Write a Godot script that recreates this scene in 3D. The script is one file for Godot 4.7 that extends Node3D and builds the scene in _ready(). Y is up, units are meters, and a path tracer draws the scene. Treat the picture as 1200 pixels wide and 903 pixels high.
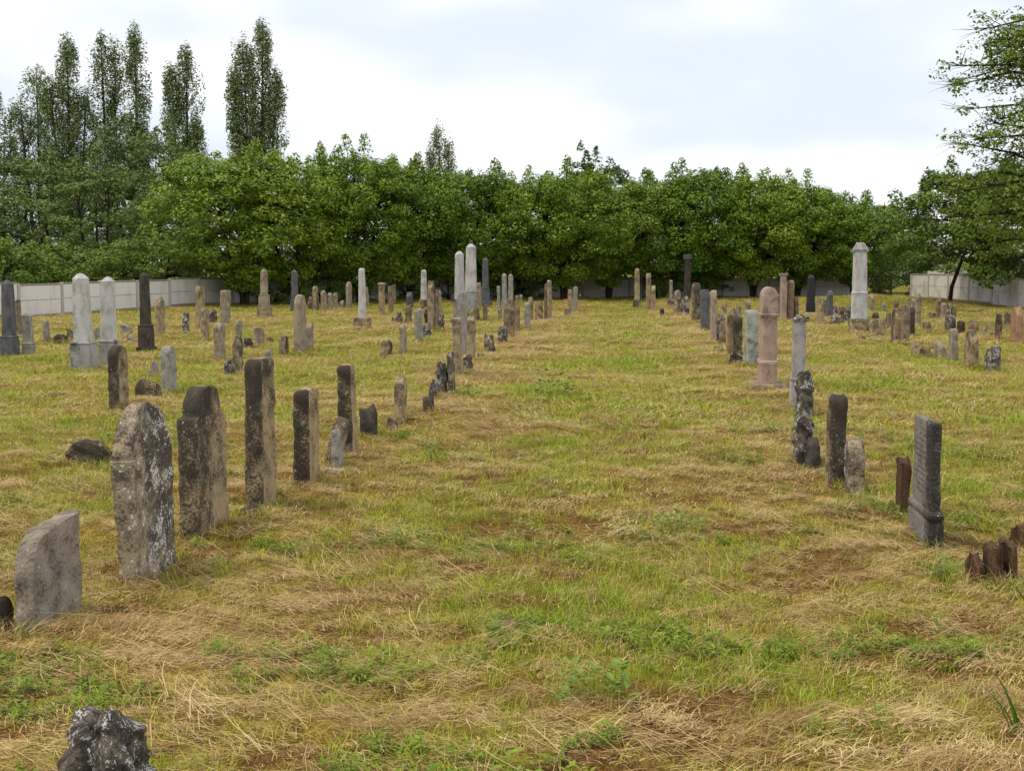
extends Node3D
# An old Jewish cemetery on a mown field: two rows of gravestones beside a grass path, obelisks, a precast wall and a hedge of locust trees.

const ROW := -0.0959        # the rows run 5.5 degrees to the right of straight ahead
const EYE := 1.7
const GROUPS := {"L": "gravestones in the left row beside the path", "R": "gravestones in the right row beside the path", "F": "gravestones on the left field", "B": "gravestones before the back hedge left of the path", "C": "gravestones beyond the path end", "G": "gravestones on the right field"}
const STONES := [
	["crag","lichen","L",-1.206,-3.674,0.260,0.200,0.320,-0.8,-1.6,0,"rough black broken stone with white lichen on top, cut by the picture bottom"],
	["slant","greyrough","L",-2.148,-5.822,0.502,0.090,0.502,2,-4,0,"grey slab with slanted broken corner, nearest slab at far left"],
	["rough","dark","L",-2.336,-5.652,0.220,0.075,0.161,-1.3,-0.4,0,"dark leaning slab fragment behind the grey slanted slab at left edge"],
	["arch","lichentan","L",-1.962,-6.786,0.583,0.125,0.940,1.3,1.2,1,"round topped tan gravestone with white lichen covering its right face"],
	["shoulder","tanblack","L",-1.899,-7.802,0.582,0.125,0.915,0.8,-1.1,1,"tan gravestone with blackened shouldered top beside the lichened round one"],
	["flat","tanblack","L",-1.721,-8.668,0.366,0.125,1.023,0.1,-0.9,1,"tall flat topped tan gravestone with dark pitted narrow side"],
	["rock","dark","L",-1.711,-8.329,0.127,0.150,0.060,-1.0,-1.6,0,"dark flat foot stone lying against the tall pitted gravestone"],
	["flat","blacktan","L",-1.547,-9.506,0.337,0.125,0.755,-0.9,1.7,1,"gravestone half black half tan with white lichened flat top"],
	["arch","tanblack","L",-1.510,-10.543,0.220,0.108,0.426,-15,1.2,0,"small round topped stone leaning right against a thin grey slab"],
	["flat","grey","L",-1.431,-10.402,0.220,0.059,0.328,0.9,-1.2,0,"thin grey slab propping the small leaning round stone"],
	["rock","grey","L",-1.419,-10.039,0.135,0.165,0.060,-0.6,0.5,0,"low grey foot stone under the leaning pair of slabs"],
	["flat","blacktan","L",-1.432,-11.104,0.258,0.125,0.816,0.7,1.4,1,"tall narrow gravestone with white patch near top behind the leaning pair"],
	["broken","dark","L",-1.401,-12.589,0.239,0.125,0.287,8,-1.7,0,"small dark stump of gravestone leaning left in the left row"],
	["rock","brown","L",-1.213,-12.884,0.084,0.106,0.131,0.3,0.7,0,"low brown rock at the foot of the pointed tan slab"],
	["arch","tan","L",-1.169,-13.335,0.220,0.101,0.508,0.0,-1.3,0,"lone slim tan gravestone with rounded top in the left row"],
	["rough","dark","L",-0.915,-13.911,0.220,0.112,0.188,-0.1,-1.6,0,"lowest dark broken stone at the near end of the lichened cluster"],
	["broken","lichen","L",-0.957,-15.517,0.220,0.068,0.231,1.3,1.5,0,"short mottled stone stub just behind the lowest dark broken stone"],
	["rough","lichen","L",-0.884,-16.039,0.220,0.121,0.440,0.1,-0.8,0,"black gravestone heavily crusted with white lichen amid the left row"],
	["flat","lichentan","L",-0.762,-16.069,0.220,0.069,0.560,1.2,0.3,0,"slim pale gravestone with orange tinged top beside the lichen crusted one"],
	["capped","tan","L",-0.783,-18.501,0.220,0.123,0.857,1.1,1.4,0,"tall tan slab with overhanging pale cap piece in the left row"],
	["rough","lichen","L",-0.658,-18.987,0.246,0.125,0.280,0.0,-0.3,0,"short black and white lichened stone at foot of tall tan slabs"],
	["flat","grey","L",-0.868,-22.490,0.341,0.125,1.159,0.3,-0.3,0,"tall smooth blue grey slab behind the capped tan slab"],
	["arch","tan","L",-0.673,-20.867,0.220,0.117,0.759,-1.0,-0.8,0,"rounded tan slab right of the tall blue grey slab"],
	["rock","brown","L",-0.534,-21.584,0.111,0.146,0.113,0.9,-1.8,0,"small brown rock left of the notched broken stone"],
	["broken","tanblack","L",-0.397,-23.062,0.400,0.160,0.329,4,0.5,0,"short notched broken stone with black edge past the tall slabs"],
	["arch","lichen","L",-0.190,-25.856,0.400,0.164,0.365,-0.7,0.1,0,"squat pale lichened stone with rounded top in the left row"],
	["flat","brown","L",-0.113,-28.270,0.249,0.125,0.669,-0.1,-0.6,0,"brown slab directly behind the squat pale lichened stone"],
	["gothic","tanblack","L",0.006,-35.951,0.312,0.125,0.758,1.5,-1.2,0,"narrow tan slab with pointed top rising over its row neighbours"],
	["flat","tanblack","L",0.000,-28.769,0.220,0.112,0.626,-0.3,-1.2,0,"dark edged slab just right of the brown one in the left row"],
	["flat","brown","L",0.129,-30.836,0.220,0.113,0.647,0.4,-0.9,0,"reddish brown flat slab third past the squat lichened stone"],
	["flat","grey","L",0.377,-31.851,0.350,0.129,0.618,-0.4,1.0,0,"grey stepped slab with shorter stone at its foot, far left row"],
	["flat","tan","L",0.508,-35.433,0.220,0.123,0.677,-0.5,0.2,0,"narrow tan slab just behind the grey stepped slab"],
	["rough","tanblack","L",0.745,-35.195,0.450,0.188,0.574,1.2,-1.6,0,"dark hunched round topped stone near the far end of the left row"],
	["flat","brown","L",0.954,-36.225,0.220,0.105,1.053,-1.3,-1.1,0,"tall thin brown slab, left one of the last close pair"],
	["flat","tan","L",1.058,-35.883,0.220,0.116,1.162,0.8,0.5,0,"tall thin tan slab, right one of the last close pair"],
	["flat","tan","L",1.895,-41.982,0.350,0.135,0.804,-0.8,-0.7,0,"slim tan stone on a low block left of the far grey slim stone"],
	["rock","brown","L",1.696,-39.152,0.146,0.201,0.230,-1.0,-0.2,0,"low brown block at the foot of the farthest slim stones"],
	["flat","grey","L",2.129,-43.332,0.350,0.142,0.822,-1.4,0.8,0,"slim grey stone standing last at the far end of left row"],
	["obelisk","darkgrey","F",-8.948,-22.747,0.194,1.372,0.255,0.388,0,0,0,"","dark grey obelisk on a pedestal at the left picture edge"],
	["obelisk","grey","F",-8.714,-23.016,0.156,0.779,0.187,0.242,0,0,0,"","short grey pillar on a low pedestal beside the left edge obelisk"],
	["flat","brown","F",-11.282,-29.300,0.220,0.050,0.834,1.2,1.8,0,"brown slab half hidden behind the left edge obelisk"],
	["flat","grey","F",-9.728,-26.711,0.220,0.058,0.435,0.7,1.8,0,"small plain grey stone in front of the left wall"],
	["rock","dark","F",-9.382,-26.537,0.234,0.255,0.145,-1.4,-0.8,0,"flat dark rock lying left of the tall white obelisk"],
	["broken","brown","F",-9.343,-26.994,0.220,0.064,0.296,1.4,1.1,0,"little brown stub close left of the tall white obelisk"],
	["obelisk","white","F",-6.684,-19.918,0.232,1.508,0.325,0.448,0,0,0,"","larger white obelisk on a mottled pedestal, left of the pair"],
	["obelisk","white","F",-6.457,-20.441,0.208,1.429,0.261,0.423,0,0,0,"","slimmer white obelisk, right of the white pair"],
	["flat","grey","F",-8.780,-27.034,0.220,0.050,0.279,-0.3,1.8,0,"small grey stone seen between the two white obelisks"],
	["rock","grey","F",-8.732,-28.950,0.215,0.241,0.230,0.4,1.3,0,"grey rock lying between white and dark obelisk, farther one"],
	["rock","greyrough","F",-7.803,-26.234,0.207,0.232,0.134,-0.6,-1.2,0,"flat grey rock lying left of the dark obelisk foot"],
	["obelisk","dark","F",-6.679,-23.329,0.169,1.444,0.237,0.499,0.304,0.093,0,"","near black obelisk with stepped base right of the white pair"],
	["gothic","tan","F",-7.860,-28.538,0.350,0.125,0.841,-0.2,-1.5,0,"yellowish tan slab with pointed top beside the near black obelisk"],
	["arch","tanblack","F",-4.383,-14.181,0.316,0.125,0.740,-0.4,1.8,1,"rough brown round topped gravestone in front of the white obelisks"],
	["rock","tanblack","F",-4.493,-15.708,0.240,0.271,0.197,-0.5,-2.0,0,"broken low stone lying beside the rough brown gravestone"],
	["rock","grey","F",-5.164,-18.391,0.111,0.126,0.178,-1.4,-1.3,0,"small grey rock left of the slim pale grey slab"],
	["arch","grey","F",-4.439,-16.494,0.285,0.125,0.600,0.9,-0.5,1,"slim pale grey slab with rounded top on the left field"],
	["rock","tanblack","F",-3.543,-10.630,0.269,0.296,0.170,-0.6,-1.6,0,"dark broken rock lying alone in grass behind the lichened gravestone"],
	["rough","lichentan","F",-7.513,-29.476,0.220,0.118,0.508,1.4,-0.3,0,"small mottled stone with bitten edge left of the tan pillars"],
	["flat","tan","F",-7.768,-31.822,0.376,0.125,1.060,-0.9,-1.8,0,"tallest tan slab before the end of the white wall"],
	["flat","tan","F",-6.482,-26.952,0.240,0.125,0.670,-1.3,-1.3,0,"tan slab standing in front of the tallest tan slab"],
	["rough","lichen","F",-8.128,-34.783,0.389,0.125,0.358,0.5,-1.4,0,"small pale fragment between the tan slabs"],
	["flat","greytan","F",-7.622,-33.968,0.450,0.148,0.917,-1.4,-0.0,0,"broad grey tan slab with chamfered top before the wall"],
	["arch","greytan","F",-4.980,-21.745,0.280,0.125,0.652,-0.8,2.0,0,"grey tan round shouldered slab in front of the chamfered one"],
	["arch","greytan","F",-5.948,-27.804,0.220,0.098,0.416,-1.1,0.1,0,"small rounded slab right of the grey tan round shouldered slab"],
	["rock","dark","F",-5.155,-24.938,0.151,0.178,0.160,0.8,-0.4,0,"dark mossy rock lump left of the slanted pale stone"],
	["slant","greytan","F",-5.048,-25.533,0.379,0.125,0.380,1.5,-0.1,0,"pale stone with slanting top in the middle of the left field"],
	["rock","brown","F",-5.085,-26.864,0.113,0.134,0.123,-0.8,-0.4,0,"tiny brown rock right of the slanting pale stone"],
	["flat","grey","F",-4.220,-22.104,0.220,0.098,0.198,-1.4,-0.3,0,"little grey cube like stone stub in the left field"],
	["arch","tanblack","F",-4.126,-23.075,0.268,0.125,0.368,-0.8,1.6,0,"dark brown round topped stone left of the tall brown slab"],
	["broken","tanblack","F",-4.091,-19.083,0.220,0.103,0.566,1.0,-0.0,0,"dark topped brown post like stone rising behind the lichened stub"],
	["rough","lichen","F",-4.146,-18.683,0.220,0.116,0.255,-1.4,-1.0,0,"black and white lichened stub behind the tall pitted gravestone"],
	["obelisk","greytan","F",-7.479,-38.635,0.2,1.446,0.279,0.678,0.379,0.293,0,"","pale obelisk on stepped pedestal and dark plinth before the hedge"],
	["obelisk","darkgrey","F",-7.211,-42.537,0.202,1.405,0.246,0.39,0,0,0,"","grey obelisk partly hidden behind the tall brown slab"],
	["arch","greytan","F",-3.934,-23.668,0.447,0.125,1.062,-0.8,-1.2,0,"tall brown grey round topped slab in the middle of left field"],
	["arch","greytan","F",-3.879,-24.451,0.220,0.122,0.485,-0.8,1.5,0,"shorter brown slab touching the tall one on its right"],
	["broken","brown","B",-6.838,-43.411,0.302,0.125,0.450,-1.1,-1.8,0,"short brown stub, first of the six stones before the dark hedge"],
	["arch","tan","B",-6.587,-43.045,0.358,0.125,0.844,1.3,0.3,0,"tall tan stone, second of the six before the dark hedge"],
	["arch","tan","B",-6.310,-43.009,0.366,0.125,0.703,1.5,-0.4,0,"tan stone, third of the six before the dark hedge"],
	["arch","greytan","B",-6.233,-43.989,0.273,0.125,0.577,1.2,0.6,0,"grey tan stone, fourth of the six before the dark hedge"],
	["flat","tan","B",-6.160,-44.792,0.229,0.125,0.561,0.9,1.0,0,"narrow tan stone, fifth of the six before the dark hedge"],
	["arch","grey","B",-6.027,-45.537,0.313,0.125,0.266,-0.0,-1.6,0,"lowest grey stone, last of the six before the dark hedge"],
	["arch","greytan","B",-5.799,-45.535,0.450,0.126,0.926,-0.9,1.5,0,"pale tall stone left of the white hooked pillar"],
	["obelisk","white","B",-3.616,-30.935,0.161,1.473,0,0,0.382,0.282,0,"hook","white round topped pillar with a small side hook on block base"],
	["flat","tan","B",-5.150,-45.561,0.220,0.090,0.750,1.2,1.7,0,"tan slab peeping out behind the hooked white pillar"],
	["capped","tan","B",-4.031,-39.608,0.400,0.144,1.008,-0.5,0.6,0,"tan slab with pale square cap right of the hooked pillar"],
	["flat","brown","B",-3.894,-41.239,0.278,0.125,0.875,0.9,0.6,0,"reddish slab with pale top, front one of a close pair"],
	["flat","tan","B",-4.727,-51.459,0.244,0.125,0.743,0.9,0.1,0,"tan slab, rear one of the close pair with reddish slab"],
	["rough","lichen","F",-3.070,-34.819,0.262,0.125,0.314,0.5,0.7,0,"small black stub with white spots before the reddish slab"],
	["rock","brown","F",-3.212,-34.657,0.097,0.122,0.135,-0.7,1.7,0,"tiny brown rock left of the spotted black stub"],
	["gothic","darkgrey","B",-3.667,-45.988,0.400,0.189,0.594,1.4,-1.7,0,"dark grey pointed slab standing just behind a brown stub"],
	["broken","brown","B",-2.822,-34.978,0.400,0.138,0.447,1.4,1.8,0,"brown stub in front of the dark grey pointed slab"],
	["obelisk","white","B",-3.129,-45.507,0.195,1.381,0,0,0.299,0.325,0,"round","thin white pillar on dark block left of the tall brown slab"],
	["gothic","tanblack","B",-1.938,-30.905,0.450,0.133,1.198,0.5,-1.8,0,"tallest brown slab with pointed top left of the white obelisk pair"],
	["flat","brown","B",-1.852,-31.551,0.274,0.125,0.980,1.2,-1.5,0,"brown slab pressed against the tallest brown slab"],
	["flat","tan","B",-2.328,-41.470,0.220,0.090,0.706,1.4,0.7,0,"pale narrow slab peeping right of the brown slabs"],
	["rough","lichen","F",-1.707,-30.730,0.220,0.120,0.403,-1.3,-1.3,0,"small lichened stub right of the brown slabs foot"],
	["rough","dark","F",-2.325,-34.786,0.220,0.091,0.383,0.4,0.3,0,"dark little stub between grey slab and tallest brown slab"],
	["flat","grey","F",-1.942,-26.742,0.360,0.125,0.671,0.7,1.7,0,"grey slim slab behind the short white lichened stone"],
	["rough","lichen","F",-1.900,-28.402,0.350,0.159,0.293,-0.8,-2.0,0,"short white lichened stone at the right of a grey slim slab"],
	["flat","greytan","F",-1.970,-23.163,0.220,0.106,0.534,1.3,-1.9,0,"slim grey brown post with yellow lichen top in left field"],
	["rough","tanblack","F",-2.197,-22.354,0.350,0.168,0.300,1.1,-1.5,0,"dark square stone block standing alone in the left field"],
	["obelisk","white","B",-1.510,-36.998,0.271,1.95,0.336,0.579,0,0,0,"","white obelisk, shorter left one of the tall central pair"],
	["obelisk","white","B",-1.160,-36.247,0.3,2.186,0.321,0.845,0.429,0.363,0,"ball","tallest white obelisk at centre with dark rough base, ball on top"],
	["flat","tan","B",-1.132,-43.855,0.400,0.140,0.897,0.9,1.1,0,"tan slab between the tallest white and the dark grey obelisk"],
	["obelisk","darkgrey","B",-0.977,-47.344,0.226,1.778,0.311,0.682,0.452,0.211,0,"","smooth slate grey obelisk right of the central white pair"],
	["flat","brown","B",-0.756,-36.305,0.220,0.107,0.473,1.1,0.2,0,"red brown little slab below the slate grey obelisk"],
	["flat","grey","B",-0.456,-44.947,0.220,0.111,0.804,1.1,-1.2,0,"thin grey slab left of the twin pale pillars, rear one"],
	["flat","greytan","B",-0.341,-36.548,0.220,0.098,0.334,0.5,-0.7,0,"short slab in front of the thin grey slab"],
	["obelisk","grey","B",-0.262,-44.916,0.177,1.248,0,0,0.217,0.295,0,"","left of the twin pale grey pillars before the hedge"],
	["obelisk","grey","B",-0.056,-47.692,0.188,1.225,0,0,0.232,0.308,0,"","right of the twin pale grey pillars before the hedge"],
	["arch","tan","B",0.194,-48.483,0.220,0.109,0.378,1.2,1.1,0,"tiny tan stone, left of two far ones by the bush"],
	["arch","tan","B",0.356,-50.973,0.220,0.116,0.367,-0.1,0.1,0,"tiny tan stone, right of two far ones by the bush"],
	["obelisk","tan","C",4.481,-45.854,0.198,1.42,0,0,0.305,0.295,0,"","tall tan pillar on grey block, leftmost beyond the path end"],
	["flat","darkgrey","C",5.728,-57.199,0.350,0.189,1.506,-1.4,-1.9,0,"dark slim stone peeping behind the tall tan pillar"],
	["flat","tan","C",4.640,-43.540,0.400,0.169,1.261,0.3,-0.0,0,"tall narrow tan slab second beyond the path end"],
	["gothic","tan","C",4.754,-42.991,0.350,0.138,0.877,1.1,0.4,0,"shorter tan pointed slab right of the tall narrow slab"],
	["rough","dark","C",4.583,-39.076,0.235,0.125,0.225,-1.1,-0.5,0,"tiny dark stub alone in grass at the path end"],
	["flat","greytan","C",6.464,-52.071,0.300,0.130,0.891,0.8,0.1,0,"very slim stone on a low rock right of the path end"],
	["rock","brown","C",5.853,-47.255,0.198,0.278,0.247,-1.5,1.4,0,"low brown rock under the very slim stone"],
	["obelisk","dark","C",7.294,-53.396,0.291,1.725,0,0,0,0,0,"cap","black pillar with a wide flat capital before the dark trees"],
	["rough","lichentan","C",5.145,-39.753,0.400,0.211,0.730,1.0,-1.7,0,"mottled whitish slab left of the dark first row slab"],
	["rough","tanblack","C",5.259,-39.713,0.300,0.134,0.364,0.1,-0.5,0,"small dark stub between two mottled slabs at the row end"],
	["rough","lichentan","C",5.272,-38.733,0.350,0.153,0.581,0.9,-0.8,0,"small mottled slab just left of the big dark slab"],
	["arch","tanblack","R",5.016,-34.995,0.550,0.229,1.076,-0.8,-0.1,0,"large dark slab with pale left face at far end of right row"],
	["slant","darkgrey","R",4.774,-31.599,0.500,0.203,1.023,1.4,-1.6,0,"dark slab with slanting pale top second in the right row"],
	["flat","tan","R",5.030,-32.612,0.274,0.125,0.923,-1.2,0.5,0,"tan slab squeezed behind the slanting topped slab"],
	["flat","pink","R",4.312,-27.252,0.318,0.125,1.058,1.2,0.0,0,"tall narrow pinkish brown slab in the right row"],
	["rough","lichen","R",4.311,-26.430,0.450,0.154,0.613,-0.2,1.4,0,"short black stone with round white lichen spots in right row"],
	["broken","brown","R",4.305,-26.125,0.220,0.115,0.479,0.8,-1.7,0,"narrow brown stub in front of the white spotted black stone"],
	["rock","tanblack","R",3.746,-23.263,0.130,0.178,0.119,1.1,-1.2,0,"low broken block before the white spotted black stone"],
	["flat","tan","R",3.822,-22.444,0.225,0.125,0.829,-0.6,1.3,0,"yellowish tan slab left of the black topped slab"],
	["broken","tanblack","R",3.907,-22.244,0.450,0.163,0.754,-0.2,1.2,0,"slab with black crusted top and pale left face in right row"],
	["rock","dark","R",3.661,-20.855,0.165,0.223,0.159,-1.0,1.5,0,"dark broken rock at the foot of the green lichened slab"],
	["broken","tan","G",6.738,-40.702,0.350,0.165,0.289,-1.0,-1.4,0,"tan fragment far behind the right row, left of two"],
	["broken","greytan","G",7.031,-39.743,0.350,0.157,0.275,-0.0,-0.6,0,"grey fragment far behind the right row, right of two"],
	["arch","greytan","G",7.558,-41.067,0.400,0.169,0.455,0.1,1.6,0,"small rounded stone peeping above the green lichened slab"],
	["flat","green","R",3.852,-20.530,0.500,0.185,0.904,0.6,-2.0,1,"pale green lichened slab with black patches left of the pink stone"],
	["pinkarch","pink","R",3.367,-16.802,0.500,0.214,1.358,-0.6,0.2,1,"tall pink arched gravestone with ledge on a wide base slab"],
	["obelisk","greyw","R",3.334,-14.851,0.149,1.11,0.18,0.375,0,0,0,"gable","pale grey pillar with small gabled top behind black lichened stone"],
	["rough","lichen","R",3.272,-14.226,0.300,0.158,0.516,-0.0,0.9,1,"black lump of stone crusted with lichen before the pale pillar"],
	["rough","lichen","R",2.389,-10.386,0.321,0.125,0.419,-0.0,-1.7,1,"lichen blotched black stone with white top left of tall flat stone"],
	["rough","dark","R",2.418,-10.174,0.220,0.097,0.253,-0.8,1.4,0,"smaller dark lump leaning on the lichen blotched black stone"],
	["flat","tanblack","R",2.411,-9.440,0.220,0.124,0.695,-0.4,1.1,1,"tall flat stone with blackened top and white spot, right row"],
	["arch","lichentan","R",2.480,-9.139,0.220,0.116,0.401,1.5,0.5,1,"shorter round topped mottled stone touching the tall flat stone"],
	["post","wood","R",2.613,-8.434,0.220,0.057,0.378,0.5,0.4,0,"rotten split wooden post just left of the dark pedestal gravestone"],
	["tablet","darkgrey2","R",2.504,-7.629,0.500,0.058,0.760,0.580,0.092,0.246,"dark grey tablet gravestone on a moulded pedestal, nearest at right"],
	["post","wood","R",2.422,-6.566,0.220,0.050,0.132,-0.6,1.7,0,"short rotten brown post, leftmost of the stubs at right edge"],
	["post","wood","R",2.492,-6.517,0.220,0.050,0.194,-0.1,1.6,0,"taller rotten brown post, second of the stubs at right edge"],
	["post","wood","R",2.501,-6.477,0.220,0.050,0.085,-0.6,1.5,0,"lowest splinter of rotten post among the right edge stubs"],
	["post","wood","R",2.578,-6.527,0.220,0.050,0.208,0.9,0.5,0,"rotten brown post, third of the tall stubs at right edge"],
	["post","wood","R",3.043,-7.548,0.220,0.050,0.130,-0.2,-1.4,0,"grey brown post stub behind the others, cut by right edge"],
	["flat","tan","G",7.769,-37.330,0.220,0.087,0.718,0.8,-0.6,0,"yellowish slab peeping left of the pink grey pillar"],
	["capped","pink","G",7.782,-36.717,0.400,0.173,1.310,0.5,-1.5,0,"tall pink grey pillar slab with pale cap behind the pink arch"],
	["arch","brown","G",8.009,-36.942,0.450,0.178,1.149,-1.3,-1.4,0,"dark brown slab right of the tall pink grey pillar"],
	["arch","brown","G",8.242,-37.108,0.280,0.125,0.638,0.9,-1.3,0,"shorter brown slab at the right of the dark brown one"],
	["obelisk","black","G",9.368,-40.173,0.236,1.242,0.271,0.39,0.318,0.069,0,"","polished black obelisk with thin white foot line"],
	["gothic","tan","G",8.476,-35.168,0.400,0.129,0.731,1.2,-0.5,0,"yellow grey pointed slab right of the polished black obelisk"],
	["flat","brown","G",9.542,-39.098,0.220,0.085,0.515,0.2,-0.6,0,"brown slab squeezed behind the yellow grey pointed slab"],
	["arch","darkgrey","G",9.414,-37.925,0.400,0.141,0.801,0.4,-1.6,0,"dark slab with white rounded top before the brown block"],
	["flat","brick","G",15.080,-60.401,0.500,0.465,0.513,-0.3,1.7,0,"light brown block far back left of the big white obelisk"],
	["rough","lichen","G",9.842,-39.023,0.350,0.127,0.304,-1.0,0.6,0,"small mottled stub right of the white topped dark slab"],
	["rough","tanblack","G",9.190,-35.735,0.329,0.125,0.442,-0.5,-0.8,0,"dark broken stone, left of two lumps by the big obelisk"],
	["rough","lichen","G",9.544,-36.410,0.350,0.147,0.393,-1.4,-1.9,0,"black lump touching the left side of the big white obelisk"],
	["rough","lichentan","G",8.722,-34.376,0.350,0.333,0.284,1.3,1.3,0,"low mottled broken stones in front of the dark lumps"],
	["obelisk","white","G",8.168,-30.100,0.316,2.109,0,0,0.427,0.335,0.915,"flare","big white obelisk with flared gabled cap and rough dark base"],
	["gothic","greytan","G",12.043,-42.923,0.327,0.125,0.526,0.9,1.2,0,"grey pointed slab just right of the big white obelisk"],
	["arch","greytan","G",12.243,-42.155,0.223,0.125,0.302,1.4,-1.4,0,"tiny rounded stone alone on the slope by the gate"],
	["arch","brown","G",12.876,-42.941,0.297,0.125,0.296,0.3,-0.0,0,"tiny brown stone behind the dark round topped slab"],
	["arch","dark","G",10.160,-35.755,0.350,0.136,0.271,0.2,1.8,0,"dark small rounded stone behind the tan broken stone"],
	["broken","tan","G",8.164,-28.549,0.400,0.321,0.382,0.8,1.9,0,"tan broken stone with jagged top right of big white obelisk"],
	["rock","brown","G",8.097,-35.255,0.148,0.193,0.135,-1.1,0.6,0,"small flat rock in grass below the polished black obelisk"],
	["rock","brown","G",7.430,-27.113,0.139,0.176,0.104,0.5,1.0,0,"small brown rock in grass before the big white obelisk"],
	["flat","brown","G",9.569,-32.496,0.220,0.086,0.406,0.4,1.3,0,"brown slab hiding left of the dark round topped slab"],
	["arch","tanblack","G",7.812,-25.983,0.550,0.137,0.708,-0.6,1.7,0,"broad dark round topped slab, left of the close dark trio"],
	["flat","brown","G",7.845,-25.512,0.290,0.125,0.787,-0.3,0.4,0,"brown flat topped slab in the middle of the close dark trio"],
	["arch","dark","G",8.983,-28.729,0.220,0.105,0.666,1.2,0.8,0,"black round topped slab, right of the close dark trio"],
	["slant","tan","G",13.198,-42.662,0.220,0.123,0.414,-0.6,-1.1,0,"pale slanted slab behind the close dark trio"],
	["arch","greytan","G",10.607,-33.794,0.220,0.121,0.694,-0.5,0.5,0,"grey slab left of the pale pointed slab near the wall"],
	["gothic","greytan","G",10.525,-33.158,0.232,0.125,0.833,1.5,1.6,0,"pale pointed slab tallest near the right wall"],
	["gothic","brown","G",12.507,-37.553,0.220,0.110,0.595,-0.3,-0.4,0,"brown stone with knobbed top, first of four by the tree"],
	["arch","greytan","G",12.515,-37.130,0.220,0.108,0.463,1.0,-0.9,0,"grey tan stone, second of four under the tree"],
	["flat","lichentan","G",13.097,-38.405,0.220,0.087,0.426,-0.3,-1.9,0,"pale streaked stone, third of four under the tree"],
	["flat","brown","G",13.240,-38.375,0.220,0.111,0.348,-0.9,0.2,0,"brown stone, last of four under the tree"],
	["rough","tanblack","G",10.051,-30.970,0.300,0.158,0.219,0.6,0.5,0,"low dark broken stone between trio and lichened stub"],
	["rock","brown","G",12.286,-37.470,0.174,0.214,0.145,-0.4,1.8,0,"flat brown rock below the four stones under the tree"],
	["arch","lichen","G",10.415,-30.384,0.400,0.173,0.452,0.4,-1.4,0,"white lichened dark stone behind the slim grey slab"],
	["flat","dark","G",10.568,-30.110,0.294,0.125,0.312,-1.3,1.9,0,"small dark flat block right of the white lichened stone"],
	["flat","greytan","G",7.455,-21.543,0.220,0.117,0.585,1.5,1.7,0,"slim grey slab in front of the white lichened stone"],
	["broken","greytan","G",7.611,-22.657,0.400,0.144,0.265,0.3,-0.8,0,"low square stub left of the slim grey slab"],
	["rock","greytan","G",7.488,-23.668,0.121,0.150,0.151,-1.2,-1.0,0,"grey rock left of the low square stub, rear one"],
	["rock","brown","G",7.437,-23.037,0.193,0.238,0.126,-0.8,1.7,0,"brown flat rock left of the low square stub, front one"],
	["gothic","tanblack","G",7.324,-20.331,0.443,0.125,0.593,1.2,1.1,0,"dark bluntly pointed gravestone left of the white topped stub"],
	["rough","brown","G",11.144,-30.876,0.400,0.140,0.269,-1.1,-1.0,0,"brown lump right behind the dark bluntly pointed gravestone"],
	["slant","lichentan","G",7.457,-19.811,0.450,0.136,0.374,-0.6,1.8,0,"squat stone with white peaked top nearest on the right field"],
	["rough","greytan","G",10.572,-28.617,0.220,0.092,0.221,-1.0,1.2,0,"small pale stub behind the dark bluntly pointed gravestone"],
	["shoulder","tanblack","G",10.402,-27.313,0.220,0.101,0.580,0.5,0.2,0,"brown stone with narrow head left of the brick red slab"],
	["gothic","brick","G",10.514,-26.599,0.500,0.132,0.748,1.4,-1.0,0,"brick red pointed slab at the right picture edge"],
	["broken","brown","G",12.910,-33.324,0.220,0.113,0.326,0.1,-1.4,0,"brown stub behind left of the brick red slab"],
	["rock","brown","G",10.437,-27.736,0.123,0.147,0.146,-1.2,-1.9,0,"red brown rock at the foot of the narrow headed stone"],
	["rock","greytan","G",11.981,-32.138,0.120,0.143,0.125,-0.6,-1.5,0,"small grey rock left of the narrow headed stone"]]

var used := {}
var rng := RandomNumberGenerator.new()
var n3 := FastNoiseLite.new()
var patch := FastNoiseLite.new()
var swath := FastNoiseLite.new()
var soil := FastNoiseLite.new()
var mats := {}
var chip := {}

func _ready():
	rng.seed = 7
	n3.seed = 3; n3.frequency = 1.0; n3.fractal_octaves = 3
	patch.seed = 11; patch.frequency = 0.34; patch.fractal_octaves = 4
	swath.seed = 23; swath.frequency = 0.8; swath.fractal_octaves = 4
	soil.seed = 5; soil.frequency = 0.5; soil.fractal_octaves = 3
	make_camera()
	make_light()
	make_ground()
	make_walls()
	make_buildings()
	make_trees()
	make_stone_materials()
	make_stones()
	make_plants()
	make_uncut()
	make_grass()

# ------------------------------------------------------------------ camera, sky, sun
func make_camera():
	var c := Camera3D.new(); c.name = "camera"
	c.fov = 33.51
	c.near = 0.05; c.far = 2000.0
	c.position = Vector3(0, EYE, 0)
	c.rotation_degrees = Vector3(-5.58, 0, 0)
	add_child(c); c.current = true

func make_light():
	var we := WorldEnvironment.new(); we.name = "world"
	var e := Environment.new()
	e.background_mode = Environment.BG_SKY
	var sky := Sky.new()
	var pm := PanoramaSkyMaterial.new()
	pm.panorama = cloudy_sky()
	sky.sky_material = pm
	e.sky = sky
	e.tonemap_mode = Environment.TONE_MAPPER_LINEAR
	e.tonemap_exposure = 1.3
	e.sdfgi_enabled = true; e.ssao_enabled = true; e.ssil_enabled = true
	we.environment = e
	add_child(we)
	var s := DirectionalLight3D.new(); s.name = "sun"
	s.light_energy = 0.5
	s.light_angular_distance = 11.0
	s.light_color = Color(1.0, 0.94, 0.84)
	s.shadow_enabled = true
	s.rotation_degrees = Vector3(-66, -84, 0)   # high, from the left
	add_child(s)

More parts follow.
